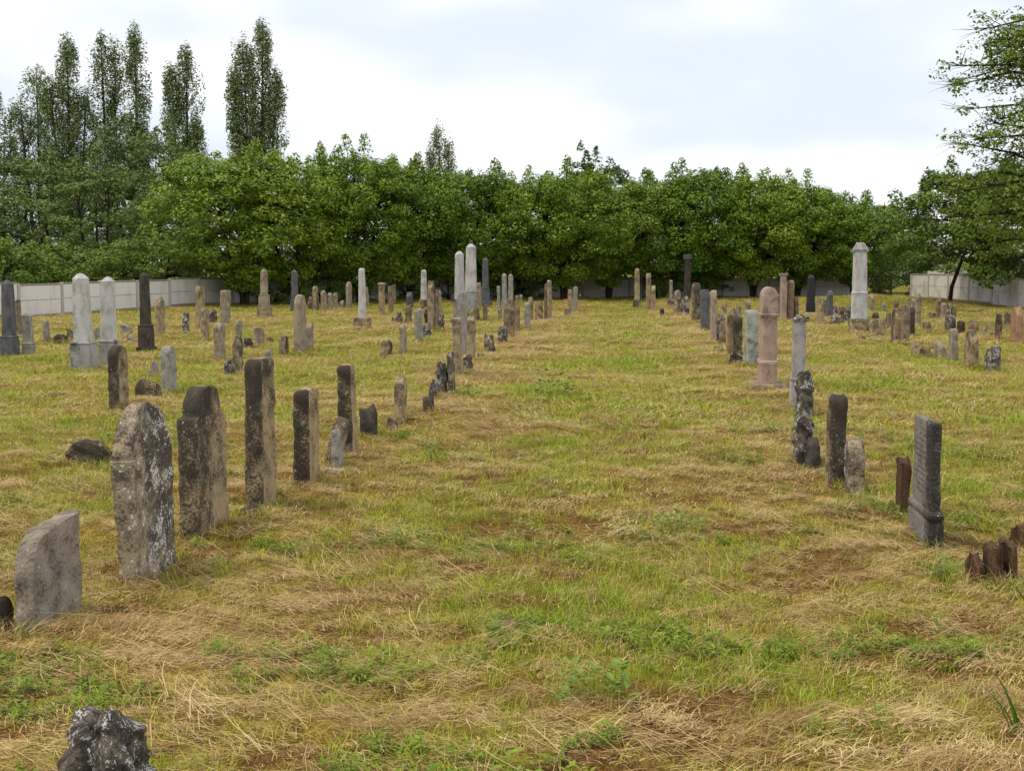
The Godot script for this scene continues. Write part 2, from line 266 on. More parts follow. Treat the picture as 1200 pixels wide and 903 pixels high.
func cloudy_sky() -> ImageTexture:
	# thin overcast: pale blue air behind white sheets of cloud, drawn out along the horizon
	var w := 1024
	var h := 512
	var n := FastNoiseLite.new(); n.seed = 41; n.frequency = 1.0; n.fractal_octaves = 5; n.fractal_gain = 0.5
	var im := Image.create(w, h, false, Image.FORMAT_RGBF)
	for y in h:
		var el := (0.5 - (y + 0.5) / h) * PI
		for x in w:
			var az := (x + 0.5) / w * TAU
			var up := maxf(sin(el), 0.0)
			var k := 1.0 / (up + 0.22)
			var p := Vector3(cos(az) * cos(el) * k, sin(az) * cos(el) * k, 0.0)
			var c := n.get_noise_3d(p.x * 0.7, p.y * 0.7, 3.0) + 0.30 * n.get_noise_3d(p.x * 2.1, p.y * 2.1, 9.0)
			c = smoothstep(-0.36, 0.66, c)
			var col := Color(0.635, 0.70, 0.765).lerp(Color(1.12, 1.11, 1.10), c)
			im.set_pixel(x, y, col)
	return ImageTexture.create_from_image(im)

# ------------------------------------------------------------------ helpers
func numbered(n: String) -> String:
	if not used.has(n):
		used[n] = 0
		return n
	used[n] += 1
	return "%s_%03d" % [n, used[n]]

func thing(called: String, label: String, category: String, group := "") -> Node3D:
	var o := Node3D.new(); o.name = numbered(called); add_child(o)
	tag(o, label, category, group)
	return o

func tag(o: Node, label: String, category: String, group := "", kind := ""):
	o.set_meta("label", label); o.set_meta("category", category)
	if group: o.set_meta("group", group)
	if kind: o.set_meta("kind", kind)

func obj(called: String, mesh: Mesh, mat: Material, parent: Node = null) -> MeshInstance3D:
	var o := MeshInstance3D.new()
	o.mesh = mesh
	if mat: o.material_override = mat
	if parent == null:
		o.name = numbered(called); add_child(o)
	else:
		o.name = called; parent.add_child(o, true)
	return o

func structure(called: String, mesh: Mesh, mat: Material, label := "") -> MeshInstance3D:
	var o := obj(called, mesh, mat)
	o.set_meta("kind", "structure")
	if label: o.set_meta("label", label)
	return o

func lin(r: float, g: float, b: float) -> Color:
	return Color(r, g, b).linear_to_srgb()

func plain(c: Color, rough := 0.9, spec := 0.3) -> StandardMaterial3D:
	var m := StandardMaterial3D.new()
	m.albedo_color = c; m.roughness = rough; m.metallic_specular = spec
	return m

func hgt(x: float, z: float) -> float:
	var h := 0.035 * sin(0.9 * x + 0.4 * z + 1.0) * sin(0.7 * z - 0.3 * x) + 0.02 * sin(2.3 * x + 1.1) * sin(1.9 * z)
	h += 0.30 * exp(-((x - 14.5) * (x - 14.5) / 9.0 + (z + 49.0) * (z + 49.0) / 40.0))
	return h

func bump(x: float, z: float) -> float:
	var pile := smoothstep(0.52, 0.95, hay(x, z) + 0.35 * swath.get_noise_2d(x * 3.0 - 9.0, z * 4.5))
	return hgt(x, z) + 0.05 * pile + 0.034 * swath.get_noise_2d(x * 1.6, z * 1.6) + 0.012 * n3.get_noise_3d(x * 2.2, 0.0, z * 2.2)

func hay(x: float, z: float) -> float:
	# 0 green .. 1 dry straw; mown hay lies in drifts, more of it along the two rows
	var t := z * 0.0959
	var rowl := x + t + 2.45      # distance from the left row's line
	var rowr := x + t - 1.75
	var near := exp(-rowl * rowl / 0.7) * 0.30 + exp(-(rowr + 0.35) * (rowr + 0.35) / 0.5) * 0.22
	var mid := x + t + 0.35
	var v := 0.40 + 0.48 * patch.get_noise_2d(x, z) + 0.50 * swath.get_noise_2d(x * 0.8 + 30.0, z * 1.5) + 0.40 * swath.get_noise_2d(x * 3.1, z * 4.6 + 50.0) + near - 0.15 * exp(-mid * mid / 1.4)
	return clampf(v, 0.0, 1.0)

func grey_image(freq: float, oct: int, sd: int, type := FastNoiseLite.TYPE_SIMPLEX_SMOOTH, size := 512) -> PackedByteArray:
	var n := FastNoiseLite.new(); n.seed = sd; n.frequency = freq; n.fractal_octaves = oct; n.noise_type = type
	var im := n.get_seamless_image(size, size)
	im.convert(Image.FORMAT_L8)
	return im.get_data()

# ------------------------------------------------------------------ ground
func axis(a: float, b: float, fine: float, far_a: float, far_b: float) -> PackedFloat32Array:
	var out := PackedFloat32Array()
	var left := []
	var v := a
	var step := fine
	while v > far_a:
		step *= 1.13
		v -= step
		left.append(v)
	left.reverse()
	for q in left: out.append(q)
	v = a
	while v < b:
		out.append(v); v += fine
	out.append(b); v = b; step = fine
	while v < far_b:
		step *= 1.13
		v += step
		out.append(v)
	return out

func make_ground():
	var xs := axis(-6.5, 6.0, 0.11, -500.0, 500.0)
	var zs := axis(-17.0, -2.0, 0.11, -700.0, 60.0)
	var V := PackedVector3Array(); var N := PackedVector3Array(); var U := PackedVector2Array(); var C := PackedColorArray(); var I := PackedInt32Array()
	for z in zs:
		for x in xs:
			var y := bump(x, z)
			V.append(Vector3(x, y, z))
			N.append(Vector3(bump(x - 0.05, z) - bump(x + 0.05, z), 0.1, bump(x, z - 0.05) - bump(x, z + 0.05)).normalized())
			U.append(Vector2(x, z) / 2.6)
			var k := hay(x, z)
			var c := Color(0.66, 0.82, 0.20).lerp(Color(1.05, 0.84, 0.42), k)
			var s := smoothstep(0.10, 0.36, soil.get_noise_2d(x * 1.7, z * 2.6)) * smoothstep(-19.0, -8.0, z)
			c = c.lerp(Color(0.56, 0.33, 0.19), s * 0.8)
			C.append(c)
	var nx := xs.size()
	for j in zs.size() - 1:
		for i in nx - 1:
			var a := j * nx + i
			I.append_array([a, a + 1, a + nx, a + 1, a + nx + 1, a + nx])
	var arr := []; arr.resize(Mesh.ARRAY_MAX)
	arr[Mesh.ARRAY_VERTEX] = V; arr[Mesh.ARRAY_NORMAL] = N; arr[Mesh.ARRAY_TEX_UV] = U; arr[Mesh.ARRAY_COLOR] = C; arr[Mesh.ARRAY_INDEX] = I
	var me := ArrayMesh.new(); me.add_surface_from_arrays(Mesh.PRIMITIVE_TRIANGLES, arr)
	var m := StandardMaterial3D.new()
	m.albedo_texture = thatch(); m.vertex_color_use_as_albedo = true; m.roughness = 1.0; m.metallic_specular = 0.15
	structure("ground", me, m, "mown grass field with drifts of dry hay")

func thatch() -> ImageTexture:
	# matted cut grass: a litter of short fibres over earth
	var S := 1024
	var a := grey_image(0.012, 4, 61, FastNoiseLite.TYPE_SIMPLEX_SMOOTH, S)
	var im := Image.create(S, S, false, Image.FORMAT_RGB8)
	var e0 := lin(0.11, 0.08, 0.045)
	var e1 := lin(0.24, 0.20, 0.11)
	for y in S:
		for x in S:
			im.set_pixel(x, y, e0.lerp(e1, a[y * S + x] / 255.0))
	var r := RandomNumberGenerator.new(); r.seed = 99
	for k in 26000:
		var x := r.randf() * S
		var y := r.randf() * S
		var ang := r.randf() * TAU
		var dx := cos(ang)
		var dy := sin(ang)
		var l := r.randi_range(8, 34)
		var bend := r.randf_range(-0.05, 0.05)
		var t := r.randf()
		var c := lin(0.50, 0.42, 0.25) if t < 0.5 else (lin(0.30, 0.29, 0.10) if t < 0.75 else lin(0.07, 0.05, 0.03))
		c = c.lerp(lin(0.3, 0.25, 0.13), r.randf() * 0.6)
		for i in l:
			im.set_pixel(int(x + S) % S, int(y + S) % S, c)
			x += dx; y += dy
			var nd := dx - dy * bend
			dy += dx * bend; dx = nd
	return ImageTexture.create_from_image(im)

# ------------------------------------------------------------------ shapes
func boxed(st: SurfaceTool, c: Vector3, s: Vector3, bev := 0.012):
	# a box with chamfered edges, hard faces
	var h := s / 2.0
	var b := minf(bev, minf(h.x, minf(h.y, h.z)) * 0.6)
	st.set_smooth_group(-1)
	var P := []
	for ax in 3:
		for sg in [-1.0, 1.0]:
			var u := (ax + 1) % 3
			var v := (ax + 2) % 3
			var q := []
			for k in [[-1, -1], [1, -1], [1, 1], [-1, 1]]:
				var p := Vector3.ZERO
				p[ax] = sg * h[ax]; p[u] = k[0] * (h[u] - b); p[v] = k[1] * (h[v] - b)
				q.append(c + p)
			quad(st, q[0], q[1], q[2], q[3], sg < 0)
	for ax in 3:
		var u := (ax + 1) % 3
		var v := (ax + 2) % 3
		for su in [-1.0, 1.0]:
			for sv in [-1.0, 1.0]:
				var p := [Vector3.ZERO, Vector3.ZERO, Vector3.ZERO, Vector3.ZERO]
				for k in 4:
					var w: float = -1.0 if k == 0 or k == 3 else 1.0
					p[k][ax] = w * (h[ax] - b)
					if k < 2:
						p[k][u] = su * h[u]; p[k][v] = sv * (h[v] - b)
					else:
						p[k][u] = su * (h[u] - b); p[k][v] = sv * h[v]
				quad(st, c + p[0], c + p[1], c + p[2], c + p[3], su * sv > 0)
	for sx in [-1.0, 1.0]:
		for sy in [-1.0, 1.0]:
			for sz in [-1.0, 1.0]:
				var a := c + Vector3(sx * h.x, sy * (h.y - b), sz * (h.z - b))
				var d := c + Vector3(sx * (h.x - b), sy * h.y, sz * (h.z - b))
				var e := c + Vector3(sx * (h.x - b), sy * (h.y - b), sz * h.z)
				if sx * sy * sz > 0: tri(st, a, e, d)
				else: tri(st, a, d, e)

func tri(st: SurfaceTool, a: Vector3, b: Vector3, c: Vector3):
	st.add_vertex(a); st.add_vertex(b); st.add_vertex(c)

func quad(st: SurfaceTool, a: Vector3, b: Vector3, c: Vector3, d: Vector3, flip := false):
	if flip:
		tri(st, a, b, c); tri(st, a, c, d)
	else:
		tri(st, a, c, b); tri(st, a, d, c)

func started() -> SurfaceTool:
	var st := SurfaceTool.new(); st.begin(Mesh.PRIMITIVE_TRIANGLES)
	return st

func done(st: SurfaceTool) -> ArrayMesh:
	st.index()
	st.generate_normals()
	return st.commit()

func box_mesh(s: Vector3, bev := 0.012) -> ArrayMesh:
	var st := started()
	boxed(st, Vector3.ZERO, s, bev)
	return done(st)

func tube(st: SurfaceTool, pts: Array, radii: Array, seg := 6):
	st.set_smooth_group(0)
	var rings := []
	for i in pts.size():
		var d: Vector3 = (pts[mini(i + 1, pts.size() - 1)] - pts[maxi(i - 1, 0)]).normalized()
		var u := d.cross(Vector3(0.31, 0.2, 0.93)).normalized()
		var v := d.cross(u)
		var ring := []
		for k in seg:
			var a := TAU * k / seg
			ring.append(pts[i] + (u * cos(a) + v * sin(a)) * radii[i])
		rings.append(ring)
	for i in pts.size() - 1:
		for k in seg:
			var q := (k + 1) % seg
			quad(st, rings[i][k], rings[i][q], rings[i + 1][q], rings[i + 1][k], false)

func loft(prof: Array, o: Dictionary) -> ArrayMesh:
	# prof: [y, width along z, thickness along x, smooth band]; the stone's skin is one closed surface whose edges are rounded and worn by noise
	var edge: int = o.get("edge", 4)
	var rough: float = o.get("rough", 0.006)
	var freq: float = o.get("freq", 6.0)
	var cor: float = o.get("corner", 0.015)
	var slope: float = o.get("slope", 0.0)     # the top slants along z
	var jag: float = o.get("jag", 0.0)
	var sd: float = o.get("seed", 0.0)
	var sub: float = o.get("step", 0.06)
	var gray: float = o.get("uvw", 1.2)
	var H: float = o.get("height", prof[-1][0])
	var y_off: float = o.get("from", 0.0)
	var full := []
	for i in prof.size():
		if i == 0:
			full.append(prof[0]); continue
		var a: Array = prof[i - 1]
		var b: Array = prof[i]
		var n := clampi(int(ceil(absf(b[0] - a[0]) / sub)), 1, 60)
		for k in range(1, n + 1):
			var t := float(k) / n
			full.append([lerpf(a[0], b[0], t), lerpf(a[1], b[1], t), lerpf(a[2], b[2], t), b[3]])
	# ring layout: four corners of three points, four edges
	var lay := []     # sx, sz, cosine, sine, lerp to the next corner
	for q in 4:
		var sx: float = [1, -1, -1, 1][q]
		var sz: float = [1, 1, -1, -1][q]
		for k in 3:
			var a := (q * 90.0 + k * 45.0) * PI / 180.0
			lay.append([sx, sz, cos(a), sin(a), 0.0, 0.0, 0.0, 0.0, 0.0])
		var a2 := (q * 90.0 + 90.0) * PI / 180.0
		var nx: float = [1, -1, -1, 1][(q + 1) % 4]
		var nz: float = [1, 1, -1, -1][(q + 1) % 4]
		var ne := edge if q % 2 == 1 else maxi(1, edge / 2)
		for k in range(1, ne):
			lay.append([sx, sz, cos(a2), sin(a2), float(k) / ne, nx, nz, 0.0, 0.0])
	var m := lay.size()
	var rings := []
	var uvs := []
	var top: float = full[-1][0]
	var ref := PackedFloat32Array()
	var run := 0.0
	var total := 0.0
	for i in range(1, full.size()):
		total += Vector2(full[i][0] - full[i - 1][0], (full[i][1] - full[i - 1][1]) * 0.5).length()
	var reach: float = 0.96 * minf(1.0, H / 0.95) * o.get("vs", 1.0)
	var start := 0.0 if o.get("fixed", false) else sd * 0.37
	for fi in full.size():
		var f: Array = full[fi]
		if fi > 0: run += Vector2(f[0] - full[fi - 1][0], (f[1] - full[fi - 1][1]) * 0.5).length()
		var w2: float = f[1] / 2.0
		var t2: float = f[2] / 2.0
		var r := minf(cor, minf(w2, t2) * 0.8)
		var ring := PackedVector3Array()
		var uv := PackedVector2Array()
		var per := 0.0
		for i in m + 1:
			var L: Array = lay[i % m]
			var x: float = L[0] * (t2 - r) + r * L[2]
			var z: float = L[1] * (w2 - r) + r * L[3]
			if L[4] > 0.0:
				x = lerpf(x, L[5] * (t2 - r) + r * L[2], L[4])
				z = lerpf(z, L[6] * (w2 - r) + r * L[3], L[4])
			var y: float = f[0]
			var p := Vector3(x, y, z)
			var q := Vector3(x, y + y_off, z) * freq + Vector3(sd, sd * 1.7, -sd)
			var out := Vector3(x / maxf(t2, 0.02), 0.0, z / maxf(w2, 0.02))
			out = out.normalized() if out.length() > 0.01 else Vector3.ZERO
			var d := n3.get_noise_3dv(q)
			p += out * rough * d * 1.6
			var ty := smoothstep(0.35, 1.0, y / maxf(top, 0.01))
			p.y += slope * z * ty + jag * ty * n3.get_noise_3d(x * 5.0 + sd, 0.0, z * 5.0 - sd) * 1.5
			if fi == 0:
				if i > 0: per += ring[i - 1].distance_to(p)
				ref.append(per)
			ring.append(p)
			var vk: float = (y_off + run / maxf(total, 0.001) * (top - full[0][0]) + full[0][0]) / maxf(H, 0.01)
			uv.append(Vector2(ref[i] / gray + start, 0.02 + (1.0 - clampf(vk, 0.0, 1.0)) * reach))
		rings.append(ring); uvs.append(uv)
	var st := started()
	for j in rings.size() - 1:
		st.set_smooth_group(-1 if o.get("facet", false) else full[j + 1][3])
		for i in m:
			var A: Vector3 = rings[j][i]
			var B: Vector3 = rings[j][i + 1]
			var C: Vector3 = rings[j + 1][i + 1]
			var D: Vector3 = rings[j + 1][i]
			for v in [[A, uvs[j][i]], [B, uvs[j][i + 1]], [C, uvs[j + 1][i + 1]], [A, uvs[j][i]], [C, uvs[j + 1][i + 1]], [D, uvs[j + 1][i]]]:
				st.set_uv(v[1]); st.add_vertex(v[0])
	# caps
	var last: PackedVector3Array = rings[-1]
	var cen := Vector3.ZERO
	for i in m: cen += last[i]
	cen /= m
	cen.y += jag * 0.3
	st.set_smooth_group(50)
	for i in m:
		var ua: Vector2 = uvs[-1][i]
		st.set_uv(ua); st.add_vertex(last[i])
		st.set_uv(uvs[-1][i + 1]); st.add_vertex(last[i + 1])
		st.set_uv(ua - Vector2(0.0, 0.05)); st.add_vertex(cen)
	var fst: PackedVector3Array = rings[0]
	for i in m:
		st.set_uv(uvs[0][i]); st.add_vertex(fst[i])
		st.set_uv(uvs[0][i]); st.add_vertex(Vector3(0, fst[0].y, 0))
		st.set_uv(uvs[0][i]); st.add_vertex(fst[i + 1])
	return done(st)

func arch_profile(h: float, w: float, t: float, rise: float, power := 1.0, steps := 9, deep := 0.12) -> Array:
	var out := [[-deep, w * 1.01, t * 1.01, 1], [h - rise, w, t, 1]]
	for k in range(1, steps + 1):
		var a := float(k) / steps * 1.46
		var c := cos(a) if power == 1.0 else pow(1.0 - sin(a), power)
		out.append([h - rise + rise * sin(a), maxf(w * c, 0.03), t * (1.0 - 0.34 * pow(sin(a), 5.0)), 1])
	return out

func flat_profile(h: float, w: float, t: float, taper := 0.97, deep := 0.12) -> Array:
	var b := minf(0.05, h * 0.12)
	return [[-deep, w * 1.01, t * 1.01, 1], [h - b, w * taper, t * taper, 1], [h - b * 0.35, w * taper - b * 0.5, t * taper * 0.93, 1], [h, w * taper - b * 1.6, t * taper * 0.72, 1]]

# ------------------------------------------------------------------ stone
func make_stone_materials():
	var A := grey_image(0.010, 5, 1)
	var B := grey_image(0.028, 4, 2)
	var C := grey_image(0.09, 3, 3)
	var D := grey_image(0.018, 3, 4, FastNoiseLite.TYPE_CELLULAR)
	var G := [A, B, C, grey_image(0.22, 2, 6)]
	var bumps := Image.create(512, 512, false, Image.FORMAT_L8)
	for y in 512:
		for x in 512:
			var k := y * 512 + x
			bumps.set_pixel(x, y, Color.from_hsv(0, 0, (C[k] * 0.4 + B[k] * 0.4 + G[3][k] * 0.2) / 255.0))
	var bt := ImageTexture.create_from_image(bumps)
	# base, second tone, crust colour, crust amount, crust lean to the top, lichen colour, lichen amount, shift of dark tone round one end
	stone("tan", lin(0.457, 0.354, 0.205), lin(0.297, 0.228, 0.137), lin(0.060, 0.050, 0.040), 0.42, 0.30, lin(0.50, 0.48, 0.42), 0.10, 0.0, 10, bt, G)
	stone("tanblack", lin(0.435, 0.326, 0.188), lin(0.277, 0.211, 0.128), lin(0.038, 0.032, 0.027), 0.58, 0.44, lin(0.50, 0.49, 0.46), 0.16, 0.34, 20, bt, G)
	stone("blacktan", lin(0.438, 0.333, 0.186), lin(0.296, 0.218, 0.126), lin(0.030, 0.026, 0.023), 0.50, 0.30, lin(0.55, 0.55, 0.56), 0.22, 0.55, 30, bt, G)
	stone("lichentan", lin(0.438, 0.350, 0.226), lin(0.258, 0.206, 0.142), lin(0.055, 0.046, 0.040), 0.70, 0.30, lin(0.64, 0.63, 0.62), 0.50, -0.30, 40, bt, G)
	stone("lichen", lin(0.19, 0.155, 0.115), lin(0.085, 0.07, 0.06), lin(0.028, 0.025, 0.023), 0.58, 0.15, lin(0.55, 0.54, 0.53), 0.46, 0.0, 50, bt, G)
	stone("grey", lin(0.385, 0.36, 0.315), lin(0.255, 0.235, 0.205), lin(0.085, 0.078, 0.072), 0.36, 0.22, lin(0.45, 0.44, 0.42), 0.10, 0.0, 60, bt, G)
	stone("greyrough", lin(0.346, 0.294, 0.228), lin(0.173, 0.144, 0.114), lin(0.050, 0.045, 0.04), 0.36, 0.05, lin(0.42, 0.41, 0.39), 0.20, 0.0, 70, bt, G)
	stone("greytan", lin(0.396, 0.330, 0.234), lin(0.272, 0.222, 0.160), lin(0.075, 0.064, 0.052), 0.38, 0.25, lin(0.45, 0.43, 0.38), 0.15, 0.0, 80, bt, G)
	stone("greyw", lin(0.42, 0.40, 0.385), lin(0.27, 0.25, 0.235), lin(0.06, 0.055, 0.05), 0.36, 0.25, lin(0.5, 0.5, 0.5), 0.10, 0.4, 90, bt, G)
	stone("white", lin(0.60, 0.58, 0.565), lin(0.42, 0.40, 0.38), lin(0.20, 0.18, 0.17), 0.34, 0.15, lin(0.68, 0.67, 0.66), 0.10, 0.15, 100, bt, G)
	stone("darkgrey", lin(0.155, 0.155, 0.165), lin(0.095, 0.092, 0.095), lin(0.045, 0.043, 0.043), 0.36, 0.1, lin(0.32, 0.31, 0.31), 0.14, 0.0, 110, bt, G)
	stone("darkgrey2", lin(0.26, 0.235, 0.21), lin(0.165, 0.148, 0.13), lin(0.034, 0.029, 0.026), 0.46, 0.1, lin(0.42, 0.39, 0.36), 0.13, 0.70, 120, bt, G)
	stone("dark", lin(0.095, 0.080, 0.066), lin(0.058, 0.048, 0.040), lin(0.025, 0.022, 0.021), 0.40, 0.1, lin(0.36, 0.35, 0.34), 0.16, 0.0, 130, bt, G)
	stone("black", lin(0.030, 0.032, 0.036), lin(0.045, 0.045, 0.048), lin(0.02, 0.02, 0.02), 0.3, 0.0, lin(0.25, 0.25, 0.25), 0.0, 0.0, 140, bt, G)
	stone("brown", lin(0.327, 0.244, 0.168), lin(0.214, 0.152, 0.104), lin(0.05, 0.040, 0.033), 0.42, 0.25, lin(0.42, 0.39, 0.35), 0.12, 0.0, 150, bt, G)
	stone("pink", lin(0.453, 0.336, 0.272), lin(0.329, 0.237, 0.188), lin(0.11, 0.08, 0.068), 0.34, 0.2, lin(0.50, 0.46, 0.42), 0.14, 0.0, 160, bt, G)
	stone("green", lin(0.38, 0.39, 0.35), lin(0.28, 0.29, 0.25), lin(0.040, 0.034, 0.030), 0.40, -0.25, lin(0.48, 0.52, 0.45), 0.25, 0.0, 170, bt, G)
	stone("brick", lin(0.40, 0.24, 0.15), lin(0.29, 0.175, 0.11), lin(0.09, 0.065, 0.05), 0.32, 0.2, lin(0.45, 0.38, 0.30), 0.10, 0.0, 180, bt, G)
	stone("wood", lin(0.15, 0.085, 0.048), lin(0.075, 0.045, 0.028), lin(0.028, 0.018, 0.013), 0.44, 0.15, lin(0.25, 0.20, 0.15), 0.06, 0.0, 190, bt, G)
	mats["black"].roughness = 0.35

func stone(called: String, base: Color, second: Color, crust: Color, amount: float, lean: float, lichen: Color, spots: float, side: float, sd: int, bt: Texture2D, G: Array):
	# weathered stone: two tones, dark biological crust with ragged outlines, pale lichen rosettes; u runs round the stone, v from its top to its foot
	var S := 512
	var A: PackedByteArray = G[0]
	var B: PackedByteArray = G[1]
	var C: PackedByteArray = G[2]
	var F: PackedByteArray = G[3]
	var im := Image.create(S, S, false, Image.FORMAT_RGB8)
	var data := PackedByteArray(); data.resize(S * S * 3)
	var oa := sd * 1777
	var ob := sd * 3391 + 911
	var oc := sd * 577 + 13
	var nn := S * S
	var wood := called == "wood"
	for y in S:
		var v := float(y) / S
		for x in S:
			var k := y * S + x
			var ka := (k + oa) % nn
			var kb := (k + ob) % nn
			var kc := (k + oc) % nn
			if wood:
				ka = ((y / 12) * S + x * 2 + oa) % nn
				kb = ((y / 16) * S + x * 3 + ob) % nn
			var a := A[ka] / 255.0
			var b := B[kb] / 255.0
			var c := C[kc] / 255.0
			var col := base.lerp(second, clampf((a - 0.5) * 1.0 + (c - 0.5) * 0.8 + 0.5, 0.0, 1.0))
			# crust: more of it high up, outline set by noise; side shifts the dark tone round one end
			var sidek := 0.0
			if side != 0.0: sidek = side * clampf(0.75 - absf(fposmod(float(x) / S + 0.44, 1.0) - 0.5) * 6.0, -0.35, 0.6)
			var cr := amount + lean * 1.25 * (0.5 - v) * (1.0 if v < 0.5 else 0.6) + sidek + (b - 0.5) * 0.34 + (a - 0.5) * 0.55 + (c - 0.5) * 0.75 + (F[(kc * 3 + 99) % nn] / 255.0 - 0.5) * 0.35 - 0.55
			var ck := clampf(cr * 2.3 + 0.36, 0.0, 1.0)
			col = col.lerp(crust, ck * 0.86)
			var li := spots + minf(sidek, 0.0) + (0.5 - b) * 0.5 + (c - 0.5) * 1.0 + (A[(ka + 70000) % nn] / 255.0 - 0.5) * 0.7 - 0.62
			if li > 0.0: col = col.lerp(lichen, clampf(li * 6.0, 0.0, 0.85))
			var g := 1.0 + (c - 0.5) * 0.24 + (F[(kc * 3) % nn] / 255.0 - 0.5) * 0.34
			data[k * 3] = int(clampf(col.r * g, 0, 1) * 255)
			data[k * 3 + 1] = int(clampf(col.g * g, 0, 1) * 255)
			data[k * 3 + 2] = int(clampf(col.b * g, 0, 1) * 255)
	im.set_data(S, S, false, Image.FORMAT_RGB8, data)
	var m := StandardMaterial3D.new()
	m.albedo_texture = ImageTexture.create_from_image(im)
	m.roughness = 0.95; m.metallic_specular = 0.25
	m.heightmap_enabled = true; m.heightmap_texture = bt; m.heightmap_scale = 0.9 if called != "black" else 0.1
	mats[called] = m

func make_stones():
	var i := 0
	for s in STONES:
		i += 1
		var sd := i * 3.713
		match s[0]:
			"obelisk": obelisk(s, sd)
			"tablet": tablet(s, sd)
			_: slab(s, sd)

func slab(s: Array, sd: float):
	var shape: String = s[0]
	var w: float = s[5]
	var t: float = s[6]
	var h: float = s[7]
	var hero: bool = s[10] == 1
	var o := {"seed": sd, "height": h, "rough": 0.006, "freq": 5.0, "edge": 4, "fixed": s[1] in ["blacktan", "lichentan", "tanblack"] and s[10] == 1, "step": maxf(0.06, h / 12.0), "corner": minf(0.02, t * 0.2)}
	if hero:
		o.edge = 10; o.step = 0.028; o.rough = 0.0095; o.freq = 6.0; o.corner = minf(0.03, t * 0.24)
	var prof := []
	var called := "gravestone"
	var cat := "gravestone"
	match shape:
		"arch":
			prof = arch_profile(h, w, t, minf(w * 0.46, h * 0.5), 1.0, 20 if hero else 9)
			if s[1] == "lichentan" and hero and s[2] == "L":
				# a small ledge runs round the stone where its arch springs
				var y0 := h - w * 0.46
				prof = arch_profile(h, w * 0.97, t * 0.9, w * 0.46, 1.0, 22)
				prof.remove_at(1)
				prof.insert(1, [y0 - 0.004, w, t, 1]); prof.insert(2, [y0, w, t, 2]); prof.insert(3, [y0 + 0.002, w * 0.955, t * 0.86, 2])
		"gothic":
			var rise := minf(w * 0.42, h * 0.45)
			prof = [[-0.12, w, t, 1], [h - rise, w * 0.98, t * 0.97, 1]]
			for k in range(1, 8):
				var q := k / 7.0
				prof.append([h - rise + rise * q, maxf(w * (1.0 - pow(q, 1.5) * 0.92), 0.03), t * 0.95, 1])
		"shoulder":
			var y1 := h * 0.80
			prof = [[-0.12, w, t, 1], [y1 - 0.03, w, t, 1], [y1, w * 0.96, t * 0.95, 1], [y1 + 0.015, w * 0.70, t * 0.95, 2]]
			for k in range(1, 8):
				var q := k / 7.0 * 1.45
				prof.append([y1 + 0.03 + (h - y1 - 0.03) * sin(q), maxf(w * 0.70 * pow(cos(q), 0.7), 0.04), t * 0.93, 2])
		"flat", "pinkarch":
			prof = flat_profile(h, w, t)
		"capped":
			prof = flat_profile(h, w * 0.93, t * 0.93)
		"slant":
			prof = flat_profile(h * 0.94, w, t)
			o.slope = 0.32; o.rough = 0.02; o.jag = 0.02
			if s[1] == "greyrough": o.slope = 0.0; prof = []
		"broken":
			prof = flat_profile(h * 0.96, w, t, 0.92)
			o.slope = -0.25 if int(sd) % 2 == 0 else 0.3; o.jag = 0.10; o.rough = 0.025; o.edge = 7
		"rough":
			prof = [[-0.1, w, t * 1.05, 1], [h * 0.55, w * 0.96, t, 1], [h * 0.86, w * 0.86, t * 0.9, 1], [h * 0.96, w * 0.68, t * 0.74, 1], [h, w * 0.45, t * 0.5, 1]]
			o.rough = 0.030 * minf(1.0, h * 2.5); o.jag = 0.05 * minf(1.0, h * 2.0); o.edge = 7; o.freq = 7.0; o.corner = t * 0.3; o.step = h / 14.0
		"rock":
			called = "rock"; cat = "rock"
			prof = [[-0.06, w, t, 1], [h * 0.45, w * 0.92, t * 0.95, 1], [h * 0.85, w * 0.76, t * 0.80, 1], [h, w * 0.58, t * 0.62, 1]]
			o.rough = 0.07 * minf(1.0, t * 2.0); o.jag = h * 0.32; o.edge = 4; o.step = h / 3.0; o.corner = t * 0.12; o.slope = 0.25; o.facet = true; o.freq = 9.0
		"post":
			called = "wooden_post"; cat = "wooden post"
			prof = [[-0.1, w * 1.1, t * 1.1, 1], [h * 0.6, w, t, 1], [h * 0.95, w * 0.95, t * 0.95, 1], [h, w * 0.88, t * 0.88, 1]]
			o.rough = 0.012; o.freq = 20.0; o.jag = 0.05; o.edge = 6; o.corner = t * 0.35; o.uvw = 0.5
	if shape == "crag":
		prof = [[-0.2, w, t * 1.1, 1], [h * 0.6, w * 0.95, t, 1], [h * 0.85, w * 0.8, t * 0.8, 1], [h * 0.95, w * 0.5, t * 0.5, 1], [h * 0.985, w * 0.25, t * 0.25, 1], [h, w * 0.06, t * 0.06, 1]]
		o.rough = 0.03; o.jag = 0.07; o.vs = 2.0; o.edge = 16; o.freq = 12.0; o.corner = t * 0.25; o.step = h / 26.0; o.uvw = 0.55
	if shape == "rough" and hero: o.step = h / 22.0; o.edge = 12
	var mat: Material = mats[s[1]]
	var mesh: Mesh
	if shape == "slant" and s[1] == "greyrough":
		mesh = cut_slab(w, t, h, sd)
	elif shape == "pinkarch":
		pink_arch(s, sd); return
	else:
		mesh = loft(prof, o)
	var node: Node3D
	if shape == "capped":
		node = thing(called, s[11], cat, GROUPS[s[2]])
		obj("slab", mesh, mat, node)
		var cap := obj("cap", loft([[0.0, w * 1.02, t * 1.3, 1], [0.05, w * 1.02, t * 1.3, 1], [0.065, w * 0.96, t * 1.15, 1]], {"seed": sd, "rough": 0.006, "height": 0.07, "step": 0.03}), mats["greytan"], node)
		cap.position.y = h - 0.045
	else:
		node = obj(called, mesh, mat)
		tag(node, s[11], cat, GROUPS[s[2]])
	place(node, s[3], s[4], s[8], s[9])

